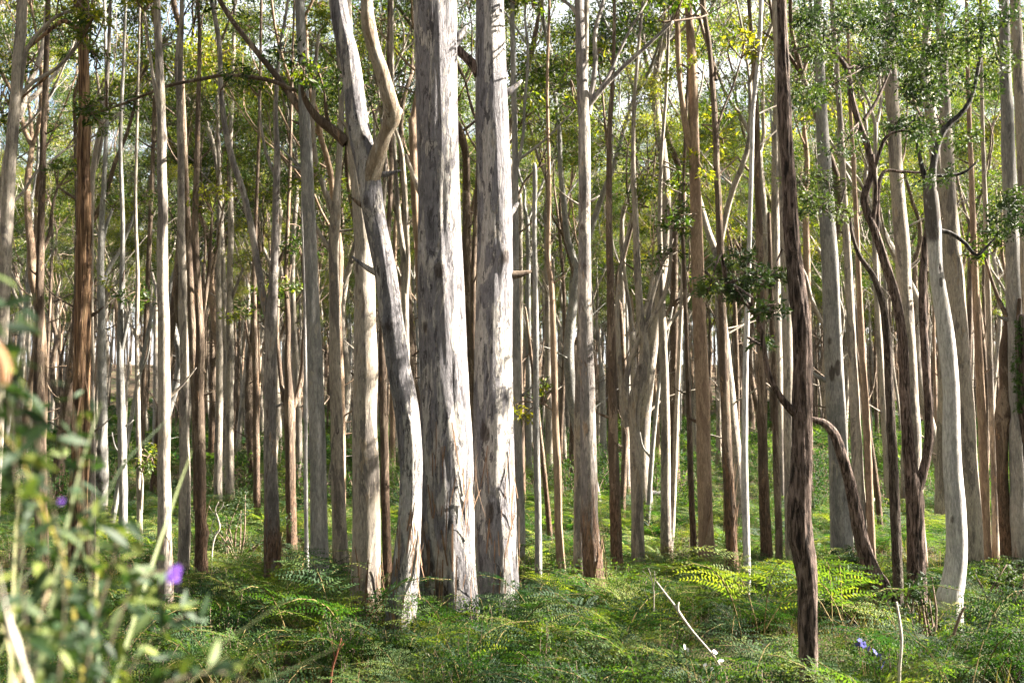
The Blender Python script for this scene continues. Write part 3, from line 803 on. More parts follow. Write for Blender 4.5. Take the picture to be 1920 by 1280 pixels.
extra_crown(root, 11.6, [(1835, 60, 40, 150), (1800, 90, 40, 150), (1760, 80, 40, 140), (1870, 110, 34, 110), (1720, 110, 32, 100), (1775, 160, 34, 100), (1840, 160, 30, 90), (1790, 30, 40, 130), (1720, 40, 36, 110),
                         (1880, 30, 36, 110), (1885, 400, 30, 140), (1905, 430, 26, 110), (1870, 430, 24, 90), (1900, 370, 24, 90), (1760, 330, 24, 70), (1810, 260, 28, 80), (1740, 190, 26, 70)] + DARK, 61)
tree('stout grey trunk directly behind the bleached white bent trunk', 'pale',
     [(1826, 1078, 36), (1822, 980, 34), (1816, 860, 34), (1809, 740, 32), (1800, 640, 31), (1793, 540, 30), (1785, 440, 28), (1777, 320, 25), (1771, 180, 21), (1765, 70, 18), (1761, 0, 17)], sides=30)
tree('tan lit-edged trunk two places right of the bleached white bent trunk', 'tan',
     [(1851, 1060, 18), (1847, 960, 17), (1844, 840, 16), (1838, 720, 15), (1832, 600, 13), (1827, 480, 12), (1822, 340, 10), (1816, 180, 8), (1812, 0, 6)], sides=18)
tree('thin grey trunk with white sunlit edge, left of the twisted knotty trunk', 'pale',
     [(1867, 1054, 14), (1866, 940, 13), (1862, 820, 12), (1857, 700, 11), (1853, 560, 10), (1848, 400, 9), (1842, 220, 7), (1838, 0, 5)], sides=14)
tree('twisted knotty trunk with a rust brown foot near the right edge', 'brown',
     [(1889, 1060, 25), (1884, 980, 22), (1880, 900, 21), (1878, 830, 22), (1879, 780, 27), (1886, 720, 20), (1882, 660, 17), (1892, 590, 15), (1896, 500, 12), (1888, 380, 9), (1882, 240, 8), (1880, 100, 6), (1884, 0, 5)],
     limbs=[[(1886, 745, 13), (1900, 700, 10), (1905, 640, 8), (1912, 560, 7)], [(1890, 600, 9), (1872, 560, 8), (1858, 520, 6), (1846, 480, 5)]], bumps=[(1884, 775, 10, .6), (1872, 850, 7, .6)], sides=20)
tree('broad pale grey trunk against the right edge', 'grey',
     [(1913, 1062, 34), (1911, 940, 32), (1909, 820, 31), (1905, 680, 29), (1902, 560, 28), (1897, 440, 27), (1891, 300, 25), (1887, 180, 22), (1884, 60, 20), (1882, 0, 19)], sides=30)
tree('pale trunk cut by the right edge, only its upper half in view', 'pale',
     [(1950, 1070, 32), (1944, 900, 30), (1936, 700, 28), (1928, 500, 26), (1922, 350, 24), (1913, 180, 22), (1907, 60, 20), (1904, 0, 19)], sides=24)
tree('brown trunk tucked behind the thick pale trunk with the orange scar', 'brown',
     [(727, 1090, 17), (724, 980, 16), (721, 860, 16), (718, 740, 14), (716, 640, 12), (722, 520, 11), (730, 400, 9), (734, 300, 8), (728, 160, 7), (730, 0, 6)], sides=16)
tree('twin grey stems meeting behind the leaning forked tree', 'pale',
     [(768, 1010, 17), (765, 860, 16), (762, 740, 15), (760, 640, 15), (759, 560, 14), (756, 480, 11), (749, 420, 10), (742, 330, 9), (736, 200, 8), (735, 0, 6)],
     limbs=[[(759, 570, 10), (765, 500, 9), (762, 420, 9), (758, 340, 9), (752, 280, 8), (740, 240, 6), (725, 200, 5)], [(760, 290, 7), (775, 330, 9), (790, 370, 9), (800, 400, 7)]], sides=16)
tree('small brown tree dividing into three like a trident, far left of the massive trunks', 'brown',
     [(547, 1012, 20), (545, 920, 19), (544, 840, 19), (543, 770, 22), (541, 720, 14), (539, 660, 11), (540, 600, 10), (536, 520, 8), (540, 420, 7), (545, 280, 6), (548, 130, 5), (552, 0, 4)],
     limbs=[[(540, 770, 12), (530, 735, 10), (525, 690, 8), (520, 630, 7), (522, 560, 5)], [(548, 765, 13), (560, 735, 11), (567, 690, 10), (569, 640, 9), (572, 570, 7), (566, 480, 5)]], sides=16)
tree('straight grey trunk standing alone in the gap right of the burled trunk', 'grey',
     [(232, 1012, 17), (231, 930, 16), (229, 840, 16), (227, 740, 14), (225, 650, 12), (228, 540, 10), (230, 420, 8), (226, 260, 7), (232, 110, 6), (236, 0, 5)], limbs=[[(226, 660, 8), (236, 620, 7), (246, 570, 5)]], sides=16)
tree('thin pale trunk with a splintered side stub in the left gap', 'pale',
     [(263, 1022, 11), (261, 940, 10), (260, 850, 10), (258, 740, 9), (256, 640, 8), (258, 520, 7), (254, 380, 6), (258, 200, 5), (262, 0, 4)], limbs=[[(264, 960, 7), (267, 900, 5), (266, 886, 2)]], sides=14)
tree('burled trunk with black lumps low on its stem, behind the slender white trunk', 'grey',
     [(193, 975, 18), (193, 900, 18), (193, 820, 17), (192, 720, 16), (191, 620, 14), (189, 520, 13), (190, 430, 11), (196, 330, 9), (200, 200, 7), (196, 0, 5)],
     limbs=[[(190, 540, 8), (206, 500, 8), (225, 470, 7), (242, 430, 5), (256, 390, 4)], [(188, 480, 7), (198, 430, 6), (212, 390, 5)]], bumps=[(191, 895, 12, .7), (190, 845, 9, .6)], sides=18)
tree('pale trunk with white lit stripe just behind the dark bush', 'pale',
     [(431, 950, 17), (431, 860, 16), (430, 760, 15), (431, 640, 14), (431, 540, 12), (433, 420, 11), (431, 300, 9), (436, 160, 8), (440, 0, 6)], limbs=[[(434, 560, 7), (446, 530, 6), (456, 500, 4)]], sides=16)
tree('grey slim trunk crowded against the pale striped trunk behind the dark bush', 'pale',
     [(409, 960, 16), (409, 860, 15), (411, 740, 14), (411, 620, 12), (409, 500, 10), (412, 360, 8), (408, 220, 7), (404, 0, 5)], sides=14)
tree('slim brown trunk between the dark bush and the wide Y-forked trunk', 'brown',
     [(482, 980, 14), (481, 880, 13), (480, 760, 12), (478, 640, 11), (476, 540, 9), (480, 400, 7), (486, 240, 6), (490, 0, 5)], limbs=[[(479, 680, 6), (466, 640, 5), (460, 600, 3)]], sides=14)
tree('very thin white sapling trunk just left of the smooth olive-grey trunk', 'white',
     [(575, 1076, 9), (574, 980, 8), (573, 880, 8), (573, 760, 7), (572, 640, 6), (570, 500, 5), (566, 360, 4), (568, 200, 3), (570, 0, 3)], sides=10, crown=False)
tree('short grey snag with a snapped pointed top, alone in the far gap', 'grey',
     [(1131, 872, 13), (1131, 800, 12), (1130, 730, 11), (1129, 700, 9), (1128, 680, 3)], crown=False, Y=44, sides=12)

for lab, mt, a, Yd in [('dead grey pole leaning right among the midway gums, left of the tall straight grey trunk', 'grey', [(205, 1010, 11), (232, 860, 10), (262, 700, 8), (284, 590, 6), (290, 560, 2)], 24),
                       ('dead brown pole leaning left across the gap right of the slim grey trunk', 'brown', [(1035, 1040, 10), (1020, 880, 9), (1000, 700, 7), (988, 600, 5), (985, 575, 2)], 23),
                       ('bare grey dead pole leaning right, between the burled trunk and the knuckle-forked trunk', 'grey', [(1212, 1010, 10), (1222, 860, 9), (1236, 720, 7), (1256, 600, 5), (1262, 575, 2)], 25),
                       ('snapped dead brown pole leaning behind the broad smooth grey trunk', 'brown', [(1655, 1030, 12), (1642, 900, 11), (1622, 760, 9), (1604, 650, 6), (1600, 632, 3)], 22)]:
    r_ = tree(lab, mt, a, Y=Yd, sides=12, crown=False, lump=.09, flare=.2, limbs=[[(a[2][0], a[2][1], 5), (a[2][0] + 14, a[2][1] - 30, 3.5), (a[2][0] + 20, a[2][1] - 62, 1.5)], [(a[1][0], a[1][1], 5), (a[1][0] - 16, a[1][1] - 22, 3), (a[1][0] - 22, a[1][1] - 50, 1.5)]], leaf='none', name='dead_tree')

# ------------------------------------------------------------------ the ranks behind: shared trunk shapes, one object per tree
TRUNK = []
for k in range(8):
    rng = np.random.default_rng(300 + k)
    H = 10.0
    a, b = rng.uniform(0, 6.28, 2); wob = [.06, .12, .24, .08, .3, .15, .05, .34][k]
    P = []
    for t in np.linspace(0, 1, 9):
        P.append((wob * (math.sin(t * 5 + a) - math.sin(a)), wob * .6 * (math.sin(t * 4 + b) - math.sin(b)), -.3 + t * (H + .3), .165 * (1 - .36 * t) * (1.18 if t == 0 else 1)))
    v, f, h, kn = tube(P, 12, .45, 400 + k, .05, 0, .2, (), 0)
    gt = Geo(); gt.add(v, f, hgt=h, knot=kn)
    for _ in range(int(rng.integers(3, 8))):                       # dead stubs and small shed-bark twigs left on the stem
        z = rng.uniform(2.5, 9.5); a = rng.uniform(0, 6.28); i = z / H * 8
        c = np.array([np.interp(z, [q[2] for q in P], [q[j] for q in P]) for j in (0, 1, 2)])
        d = np.array([math.cos(a), math.sin(a), rng.uniform(.1, 1.2)]); L = rng.uniform(.3, 1.9); d = unit(d)
        c2 = c + d * L * .5 + rng.normal(size=3) * .06 * L; c3 = c + d * L + rng.normal(size=3) * .12 * L + np.array([0, 0, .15 * L])
        v, f, h, kn = tube([(*c, .035), (*c2, .024), (*c3, .007)], 6, .25, int(z * 100), .1)
        gt.add(v, f, hgt=np.full(len(v), 6.), knot=kn)
    TRUNK.append((gt.mesh('trunk', BARK['pale']), P[-1]))

MARKS = [(20, 'the left edge'), (155, 'the stringy-barked trunk'), (308, 'the flower-fronted trunk'), (376, 'the brown fluted trunk'), (508, 'the wide Y-forked trunk'),
         (598, 'the smooth olive-grey trunk'), (686, 'the orange-scarred trunk'), (835, 'the fire-hollowed giant'), (968, 'the second giant'), (1098, 'the shaggy-footed trunk'),
         (1193, 'the bent burled trunk'), (1320, 'the reddish tan trunk'), (1400, 'the S-curved trunk'), (1502, 'the dark rough trunk'), (1575, 'the broad grey trunk'),
         (1715, 'the twin-stemmed tree'), (1790, 'the bleached bent trunk'), (1905, 'the right edge')]
LOOK = {'pale': 'pale', 'grey': 'grey', 'brown': 'brown', 'tan': 'tan'}
pts_used = list(HEROES)
fill = []
tries = 0
while len(fill) < 234 and tries < 40000:
    tries += 1
    Y = 21 + 57 * R.random() ** .75
    X = R.uniform(-.475, .475) * Y
    dmin = 1.8 if Y < 40 else 1.9
    if any((X - a) ** 2 + (Y - b) ** 2 < dmin ** 2 for a, b in pts_used): continue
    px = 960 + F * X / Y / cp
    if Y < 32 and any(abs(px - q) < 16 for q in (1020, 1230, 940)): continue
    if 180 < px < 290 and Y > 32 and R.random() < .6: continue
    pts_used.append((X, Y)); fill.append((X, Y, px))
fill.sort(key=lambda t: t[1])
rows = []
for (X, Y, px) in fill:
    mat = R.choices(['pale', 'grey', 'brown', 'tan'], [5, 1, 5, 2])[0]
    k = R.randrange(8); ck = R.randrange(9)
    girth = R.choice([.5, .6, .75, .9, 1.0, 1.15]); h = R.uniform(.52, 1.15)
    form = 'forked' if ck >= 5 else ('wavy' if k in (2, 4, 7) else 'straight')
    size = 'thin' if girth < .8 else ('stout' if girth > 1.05 else 'slim')
    far = 'far' if Y > 46 else 'middle'
    i = max([j for j, m in enumerate(MARKS) if m[0] <= px] or [0])
    i = min(i, len(MARKS) - 2)
    lab = f"{size} {LOOK[mat]}{'' if form == 'straight' else ' ' + form} gum in {far} ranks, {MARKS[i][1]} to {MARKS[i + 1][1]}"
    lab = lab.replace('gum in far ranks, ', 'far gum between ').replace('gum in middle ranks, ', 'midway gum between ').replace(' trunk to', ' and').replace(' to the', ' and the').replace(' and the ', ' and ')
    root = thing('gum_tree', lab, 'tree', (X, Y, gz(X, Y)), f"gums {'far' if far == 'far' else 'midway'} back in the forest ranks")
    rz = R.uniform(0, 6.28)
    t = obj('trunk', TRUNK[k][0], root, (0, 0, 0), (0, 0, rz), (girth, girth, h))
    t.material_slots[0].link = 'OBJECT'; t.material_slots[0].material = BARK[mat]
    e = TRUNK[k][1]
    ex, ey = e[0] * girth, e[1] * girth
    s = girth * R.uniform(.9, 1.1)
    put_crown(root, ck, (ex * math.cos(rz) - ey * math.sin(rz), ex * math.sin(rz) + ey * math.cos(rz), e[2] * h - .15), rz + R.uniform(-.5, .5), s, mat)
    root.rotation_euler = (R.gauss(0, .018), R.gauss(0, .022), 0)
    rows.append((lab, px, root))
same = {}
for lab, px, root in rows:
    same.setdefault(lab, []).append((px, root))
for lab, m in same.items():
    m.sort(key=lambda t: t[0])
    if len(m) == 2:
        m[0][1]['label'] = lab + ', left one'; m[1][1]['label'] = lab + ', right one'
    elif len(m) > 2:
        for q, (px, root) in enumerate(m):
            root['label'] = lab + ', ' + ('leftmost' if q == 0 else 'rightmost' if q == len(m) - 1 else ['second', 'third', 'fourth', 'fifth', 'sixth'][min(q - 1, 4)] + ' from left')

# ------------------------------------------------------------------ geometry-node scatter for what nobody could count
def scatter(name, label, sources, pts):
    """pts: rows of x y z rot(3) scale(3) kind; sources: objects whose meshes are repeated"""
    pts = np.asarray(pts, float)
    me = mesh(name, pts[:, :3], np.zeros((0, 4), int), None, False)
    for nm, c in (('rot', slice(3, 6)), ('scl', slice(6, 9))):
        a = me.attributes.new(nm, 'FLOAT_VECTOR', 'POINT'); a.data.foreach_set('vector', pts[:, c].astype(np.float32).ravel())
    a = me.attributes.new('kind', 'INT', 'POINT'); a.data.foreach_set('value', pts[:, 9].astype(np.int32))
    ng = bpy.data.node_groups.new(name, 'GeometryNodeTree')
    ng.interface.new_socket('Geometry', in_out='INPUT', socket_type='NodeSocketGeometry')
    ng.interface.new_socket('Geometry', in_out='OUTPUT', socket_type='NodeSocketGeometry')
    nn, ll = ng.nodes, ng.links
    gi_, go = nn.new('NodeGroupInput'), nn.new('NodeGroupOutput')
    jn = nn.new('GeometryNodeJoinGeometry')
    def na(nm, ty):
        n = nn.new('GeometryNodeInputNamedAttribute'); n.data_type = ty; n.inputs[0].default_value = nm; return n.outputs[0]
    rot, scl, kd = na('rot', 'FLOAT_VECTOR'), na('scl', 'FLOAT_VECTOR'), na('kind', 'INT')
    er = nn.new('FunctionNodeEulerToRotation'); ll.new(rot, er.inputs[0])
    for k, objs in enumerate(sources):
        cmpn = nn.new('FunctionNodeCompare'); cmpn.data_type = 'INT'; cmpn.operation = 'EQUAL'
        ll.new(kd, cmpn.inputs[2]); cmpn.inputs[3].default_value = k
        for so in (objs if isinstance(objs, (list, tuple)) else [objs]):
            oi = nn.new('GeometryNodeObjectInfo'); oi.transform_space = 'ORIGINAL'; oi.inputs['Object'].default_value = so; oi.inputs['As Instance'].default_value = True
            ip = nn.new('GeometryNodeInstanceOnPoints')
            ll.new(gi_.outputs[0], ip.inputs['Points']); ll.new(cmpn.outputs[0], ip.inputs['Selection'])
            ll.new(oi.outputs['Geometry'], ip.inputs['Instance']); ll.new(er.outputs[0], ip.inputs['Rotation']); ll.new(scl, ip.inputs['Scale'])
            ll.new(ip.outputs[0], jn.inputs[0])
    ll.new(jn.outputs[0], go.inputs[0])
    o = obj(name, me)
    md = o.modifiers.new('scatter', 'NODES'); md.node_group = ng
    return tag(o, label, None, None, 'stuff')

# far forest: whole tall trees (trunk, limbs, leaves as one shape each) past the ranks, and up the slope beyond
FAR = []
for k in range(6):
    b = Geo(); g = Geo()
    tr = TRUNK[k][0]
    n = len(tr.vertices); co = np.empty(n * 3); tr.vertices.foreach_get('co', co)
    fi = np.empty(len(tr.loops), int); tr.loops.foreach_get('vertex_index', fi)
    hg = np.empty(n); tr.attributes['hgt'].data.foreach_get('value', hg)
    e = np.array(TRUNK[k][1][:3])
    b.add(co.reshape(-1, 3), fi.reshape(-1, 4), hgt=hg, knot=np.zeros(n))
    for ci, (mm, gg, at_) in enumerate(((CROWN[k + 1][0], b, 'hgt'), (CROWN[k + 1][1], g, 'tint'))):
        n = len(mm.vertices); co = np.empty(n * 3); mm.vertices.foreach_get('co', co)
        fi = np.empty(len(mm.loops), int); mm.loops.foreach_get('vertex_index', fi)
        av = np.empty(n); mm.attributes[at_].data.foreach_get('value', av)
        if ci == 0: gg.add(co.reshape(-1, 3) + e - [0, 0, .15], fi.reshape(-1, 4), hgt=av, knot=np.zeros(n))
        else: gg.add(co.reshape(-1, 3) + e - [0, 0, .15], fi.reshape(-1, 4), tint=av)
    X, Y = (k - 2.5) * 11., 80. + 3 * (k % 2)
    root = thing('gum_tree', None, 'tree', (X, Y, gz(X, Y)), 'gums far back in the forest ranks')
    i = min(max([j for j, m in enumerate(MARKS) if m[0] <= 960 + F * X / Y] or [0]), len(MARKS) - 2)
    root['label'] = f"slim gum at the rear, between {MARKS[i][1]} and {MARKS[i + 1][1]}".replace(' trunk and', ' and')
    mats = ['pale', 'tan', 'brown', 'brown', 'pale', 'brown']
    FAR.append([obj('trunk', b.mesh('trunk', BARK[mats[k]]), root), obj('crown', g.mesh('crown', M_LEAF, False), root)])
    pts_used.append((X, Y))

rowsf = []
def far_points(n, y0, y1, wide, dmin, smin, smax, zs=(1, 1), xr=None):
    c = 0; t = 0; grid = {}
    while c < n and t < n * 30:
        t += 1
        Y = math.sqrt(R.uniform(y0 * y0, y1 * y1))
        X = R.uniform(-wide, wide) * Y if xr is None else R.uniform(*xr)
        if xr is not None: Y = R.uniform(y0, y1)
        key = (int(X / dmin), int(Y / dmin))
        if any(((X - a) ** 2 + (Y - b) ** 2) < dmin * dmin for i in (-1, 0, 1) for j in (-1, 0, 1) for (a, b) in grid.get((key[0] + i, key[1] + j), ())): continue
        grid.setdefault(key, []).append((X, Y))
        s = R.uniform(smin, smax)
        rowsf.append((X, Y, gz(X, Y) - .1, R.gauss(0, .02), R.gauss(0, .02), R.uniform(0, 6.28), s, s, s * R.uniform(*zs), R.randrange(6)))
        c += 1
far_points(1250, 79, 150, .49, 1.5, .45, .9, (1.05, 1.6))
far_points(760, 150, 300, .52, 3.6, .85, 1.25)
far_points(9, 14, 62, 0, 6.5, .8, 1.1, (1, 1.1), (20, 58))       # the forest goes on to the right of the picture
far_points(26, 16, 70, 0, 4.5, .9, 1.2, (1, 1.1), (-60, -34))
far_points(330, -70, -4, 0, 2.8, 1.0, 1.5, (.7, 1.0), (-70, 60))         # and behind the track, closing off the sky there
far_points(14, 5.5, 11, 0, 2.0, .7, 1.0, (.6, .95), (8, 27))  # unseen trees added at near right to shade the front ground
far_points(300, -30, 92, 0, 2.8, 1.0, 1.4, (.7, 1.0), (56, 100))  # unseen wall of trees added far right to block low sky light
far_points(110, -12, 40, 0, 2.8, 1.0, 1.4, (.7, 1.0), (-50, -9))  # unseen trees added on the left to cut the sky light
rowsf = [r for r in rowsf if not (r[1] < 79 and abs(r[0]) < .49 * r[1])]
def in_gap(x, y):
    px = 960 + F * x / max(y, 1)
    return (170 < px < 300) or (1010 < px < 1090)
rowsf = [r for r in rowsf if not (79 < r[1] < 200 and in_gap(r[0], r[1]) and R.random() < .7)]
scatter('far_forest', 'mass of slim gums and foliage filling the slope behind the ranks', FAR, rowsf)

# ------------------------------------------------------------------ undergrowth
def frond(geo, stem, base, az, L, rise, rng, tint, lod=0, width=.42):
    """a bracken frond: arching midrib, paired side leaflets that are themselves cut into pairs"""
    h = np.array([math.cos(az), math.sin(az), 0.]); s = np.array([-math.sin(az), math.cos(az), 0.])
    n = 18
    el = rise; p = np.array(base, float); mid_, tan_ = [p.copy()], []
    for i in range(n):
        d = h * math.cos(el) + np.array([0, 0, math.sin(el)])
        tan_.append(d); p = p + d * L / n; mid_.append(p.copy())
        el -= (rise + rng.uniform(.15, .45)) / n * (.45 if i < 6 else 1.25)
    tan_.append(tan_[-1]); mid_ = np.array(mid_); tan_ = np.array(tan_)
    v, f, _, _ = tube(np.c_[mid_[::3], np.linspace(.006, .002, len(mid_[::3]))], 3 if lod else 4, .25, 1, 0)
    stem.add(v, f)
    np_ = 8 if lod else 12
    C, D, U, LL, WW, TT = [], [], [], [], [], []
    for i in range(np_):
        t = .36 + .63 * (i / (np_ - 1)) ** .9
        q = t * n; a = int(min(q, n - 1)); w = q - a
        c = mid_[a] * (1 - w) + mid_[min(a + 1, n)] * w; tg = tan_[a]
        ln = width * L * (1 - (t - .36) / .66) ** .8 * (.75 + .25 * min(1, (t - .36) / .1))
        up = unit(np.cross(tg, s)); up = up if up[2] > 0 else -up
        for sg in (-1, 1):
            d = unit(s * sg * .85 + tg * .5 + up * rng.uniform(-.15, .30))
            tp = tint + rng.normal() * .10
            if lod or ln < .03:
                C.append(c); D.append(d); U.append(unit(np.cross(d, up))); LL.append(ln); WW.append(ln * .17 + .008); TT.append(tp)
                continue
            m = max(4, int(ln / .030))
            side = unit(np.cross(d, up) + up * rng.normal() * .25)
            for j in range(m):
                u = (j + .4) / m
                cc = c + d * ln * u - np.array([0, 0, .28 * ln * u * u])
                l2 = ln * .135 * (1 - u) ** .75 + .008
                for s2 in (-1, 1):
                    C.append(cc); D.append(unit(side * s2 + d * .55 + up * rng.normal() * .2)); U.append(unit(d + rng.normal(size=3) * .2)); LL.append(l2); WW.append(min(.016, ln / m * .6)); TT.append(tp + rng.normal() * .07)
    C, D, U = map(np.array, (C, D, U))
    v, f = leaf_quads(C, D, U, np.array(LL), np.array(WW))
    geo.add(v, f, tint=np.repeat(np.array(TT), 4))

def fern(k, lod=0, nf=None, tall=1.0, tint=None):
    rng = np.random.default_rng(700 + k)
    g, st = Geo(), Geo()
    n = nf or int(rng.integers(4, 7))
    for j in range(n):
        az = j * 6.28 / n + rng.uniform(-.5, .5)
        frond(g, st, (rng.normal() * .05, rng.normal() * .05, 0), az, rng.uniform(.85, 1.35) * tall, rng.uniform(1.0, 1.4), rng, (rng.uniform(.1, .7) if tint is None else tint + rng.normal() * .06), lod, rng.uniform(.34, .44))
    return g.mesh('fronds', M_FERN, False), st.mesh('stalks', M_FSTEM)

def shrub(k, h=.6, n=240, leaf=(.036, .016), mat=None, tint=None):
    rng = np.random.default_rng(800 + k)
    g, st = Geo(), Geo()
    ns = int(rng.integers(6, 11))
    for j in range(ns):
        a = rng.uniform(0, 6.28); d = np.array([math.cos(a), math.sin(a), 0]) * rng.uniform(.1, .55) * h
        top = d + np.array([0, 0, h * rng.uniform(.6, 1.1)])
        P = [(0, 0, -.05, .006), (*(d * .3 + np.array([0, 0, h * .35])), .005), (*(top * .75 + rng.normal(size=3) * .03), .004), (*top, .002)]
        v, f, _, _ = tube(P, 4, .15, j, 0); st.add(v, f)
        q = catmull(P, .02)[:, :3]
        m = n // ns
        i = (rng.random(m) ** .6 * (len(q) - 1)).astype(int)
        C = q[i] + rng.normal(size=(m, 3)) * .06 * h
        D = unit(rng.normal(size=(m, 3)) + np.array([0, 0, .25])); U = unit(np.cross(D, rng.normal(size=(m, 3))))
        v, f = leaf_quads(C, D, U, leaf[0] * rng.uniform(.6, 1.3, m), leaf[1] * rng.uniform(.7, 1.2, m))
        g.add(v, f, tint=np.repeat((rng.uniform(.2, .8) if tint is None else tint) + rng.normal(size=m) * .13, 4))
    return g.mesh('leaves', mat or M_SHRUB, False), st.mesh('stems', M_TWIG)

def tuft(k, n=46, h=.55):
    rng = np.random.default_rng(850 + k)
    g = Geo()
    for j in range(n):
        a = rng.uniform(0, 6.28); L = h * rng.uniform(.5, 1.2); lean = rng.uniform(.15, .9)
        p = np.array([rng.normal() * .05, rng.normal() * .05, -.03]); w = rng.uniform(.004, .008)
        hd = np.array([math.cos(a), math.sin(a), 0]); s = np.array([-math.sin(a), math.cos(a), 0])
        r = []
        for t in np.linspace(0, 1, 5):
            c = p + hd * L * lean * t * t * .8 + np.array([0, 0, L * (t - .45 * lean * t * t)])
            ww = w * (1 - t * .85); r += [c - s * ww, c + s * ww]
        g.add(np.array(r), np.array([[2 * i, 2 * i + 1, 2 * i + 3, 2 * i + 2] for i in range(4)]), tint=rng.uniform(.1, 1))
    return g.mesh('blades', M_GRASS)

def plant(name, label, cat, meshes, loc, rz=0, s=1.0, group=None):
    r = thing(name, label, cat, loc, group)
    r.rotation_euler = (0, 0, rz); r.scale = (s, s, s)
    return r, [obj(nm, me, r) for nm, me in meshes]

def spot(px, py, above=.3):
    Y = hit(px, py, above)
    p = at(px, py, Y)
    return (p.x, Y, gz(p.x, Y))

FERN_SPOTS = [(650, 1185, 'arching bracken fern with bright frond tips, in front of the massive trunks', 2.3, 1.35, .6),
              (1790, 1275, 'blue-green bracken fern at the bottom edge, right of the dark rough trunk', .3, 1.25, .15),
              (1120, 1220, 'dark bracken fern low in the undergrowth near the dead white stick', 1.2, 1.2, .3),
              (1590, 1180, 'yellow-green sunlit bracken fern just right of the dark rough trunk', 3.3, 1.3, .75),
              (530, 1160, 'bracken fern among low shrubs below the wide Y-forked trunk', 4.0, 1.2, .5),
              (1425, 1165, 'pale yellow bracken fern left of the dark rough trunk', 5.2, 1.35, .8)]  # last value is leaf tint; bright ones put sunlight into the frond colour
FSRC = []
for k, (x, y, lab, rz, s, tn) in enumerate(FERN_SPOTS):
    a, b = fern(k, 0, None, 1.0, tn)
    FSRC.append(plant('bracken_fern', lab, 'fern', [('fronds', a), ('stalks', b)], spot(x, y, .45), rz, s)[1])
    FSRC[-1][0].parent.location.z += .22
    HEROES.append(tuple(FSRC[-1][0].parent.location[:2]))
LSRC = []
for k, (x, y, lab) in enumerate([(1240, 1000, 'small far bracken fern on the slope left of the reddish tan trunk'), (620, 1000, 'small far bracken fern behind the smooth olive-grey trunk'), (1050, 1000, 'small far bracken fern on the sunlit slope right of the massive trunks')]):
    a, b = fern(20 + k, 1)
    LSRC.append(plant('bracken_fern', lab, 'fern', [('fronds', a), ('stalks', b)], spot(x, y), 0, 1)[1])
SSRC = []
for k, (x, y, lab, tn) in enumerate([(640, 1240, 'bright green small-leaved shrub at the bottom edge left of the massive trunks', .7), (1010, 1215, 'green leafy shrub in front of the two massive trunks', .5),
                                     (1220, 1270, 'dark green leafy shrub at the bottom edge beneath the dead white stick', .25), (1880, 1180, 'leafy shrub near the right edge beyond the bleached bent trunk', .5)]):
    a, b = shrub(k, .62, 620, tint=tn)
    SSRC.append(plant('leafy_shrub', lab, 'shrub', [('leaves', a), ('stems', b)], spot(x, y), 0, 1)[1])
TSRC = []
for k, (x, y, lab) in enumerate([(1270, 1255, 'tuft of fine grass by the foot of the dead white stick'), (590, 1255, 'tuft of dry grass at the bottom edge among shrubs')]):
    TSRC.append(plant('grass_tuft', lab, 'grass tuft', [('blades', tuft(k))], spot(x, y), 0, 1)[1])

def ground_rows(n, y0, y1, kinds, smin, smax, wide=.52, pw=1.0, sparse=0.0):
    out = []
    t = 0
    while len(out) < n and t < n * 6:
        t += 1
        Y = y0 + (y1 - y0) * R.random() ** pw
        if R.random() > (Y / y1) ** (1.0): continue
        X = R.uniform(-wide, wide) * Y
        cl = math.sin(X * 1.1 + 2 * math.sin(Y * .7)) + math.sin(Y * 1.3 + 1.7 * math.sin(X * .8))
        if sparse and cl < sparse * 2 - 2 + R.random(): continue
        if any((X - a) ** 2 + (Y - b) ** 2 < .09 for a, b in HEROES): continue
        if Y < 9.7 and abs(960 + F * X / Y - 1514) < 62: continue          # bare strip where the dark rough trunk stands in the open
        s = R.uniform(smin, smax)
        out.append((X, Y, gz(X, Y), R.gauss(0, .1), R.gauss(0, .1), R.uniform(0, 6.28), s, s, s * R.uniform(.8, 1.1), R.choice(kinds)))
    return out
scatter('bracken_ground_cover', 'waist-low bracken covering the near forest floor', FSRC + LSRC,
        ground_rows(640, 6.5, 17, list(range(6)), .4, 1.15, sparse=.42) + ground_rows(1000, 16, 32, list(range(6)), .45, 1.15, sparse=.4) + ground_rows(1500, 30, 58, list(range(6)), .35, .95, sparse=.45) + ground_rows(1500, 45, 85, [6, 7, 8], .5, 1.5, sparse=.5) + ground_rows(1500, 78, 140, [6, 7, 8], 1.2, 2.0))
scatter('leafy_undergrowth', 'low small-leaved shrubs mixed through the bracken', SSRC,
        ground_rows(650, 6, 17, [0, 1, 2, 3], .4, 1.15, sparse=.45) + ground_rows(900, 16, 36, [0, 1, 2, 3], .5, 1.1, sparse=.4) + ground_rows(2000, 26, 100, [0, 1, 2, 3], .6, 2.6, sparse=.4))
scatter('grass_cover', 'thin grass between ferns on the forest floor', TSRC, ground_rows(420, 6, 22, [0, 1], .5, 1.3) + ground_rows(600, 22, 50, [0, 1], .7, 1.2))

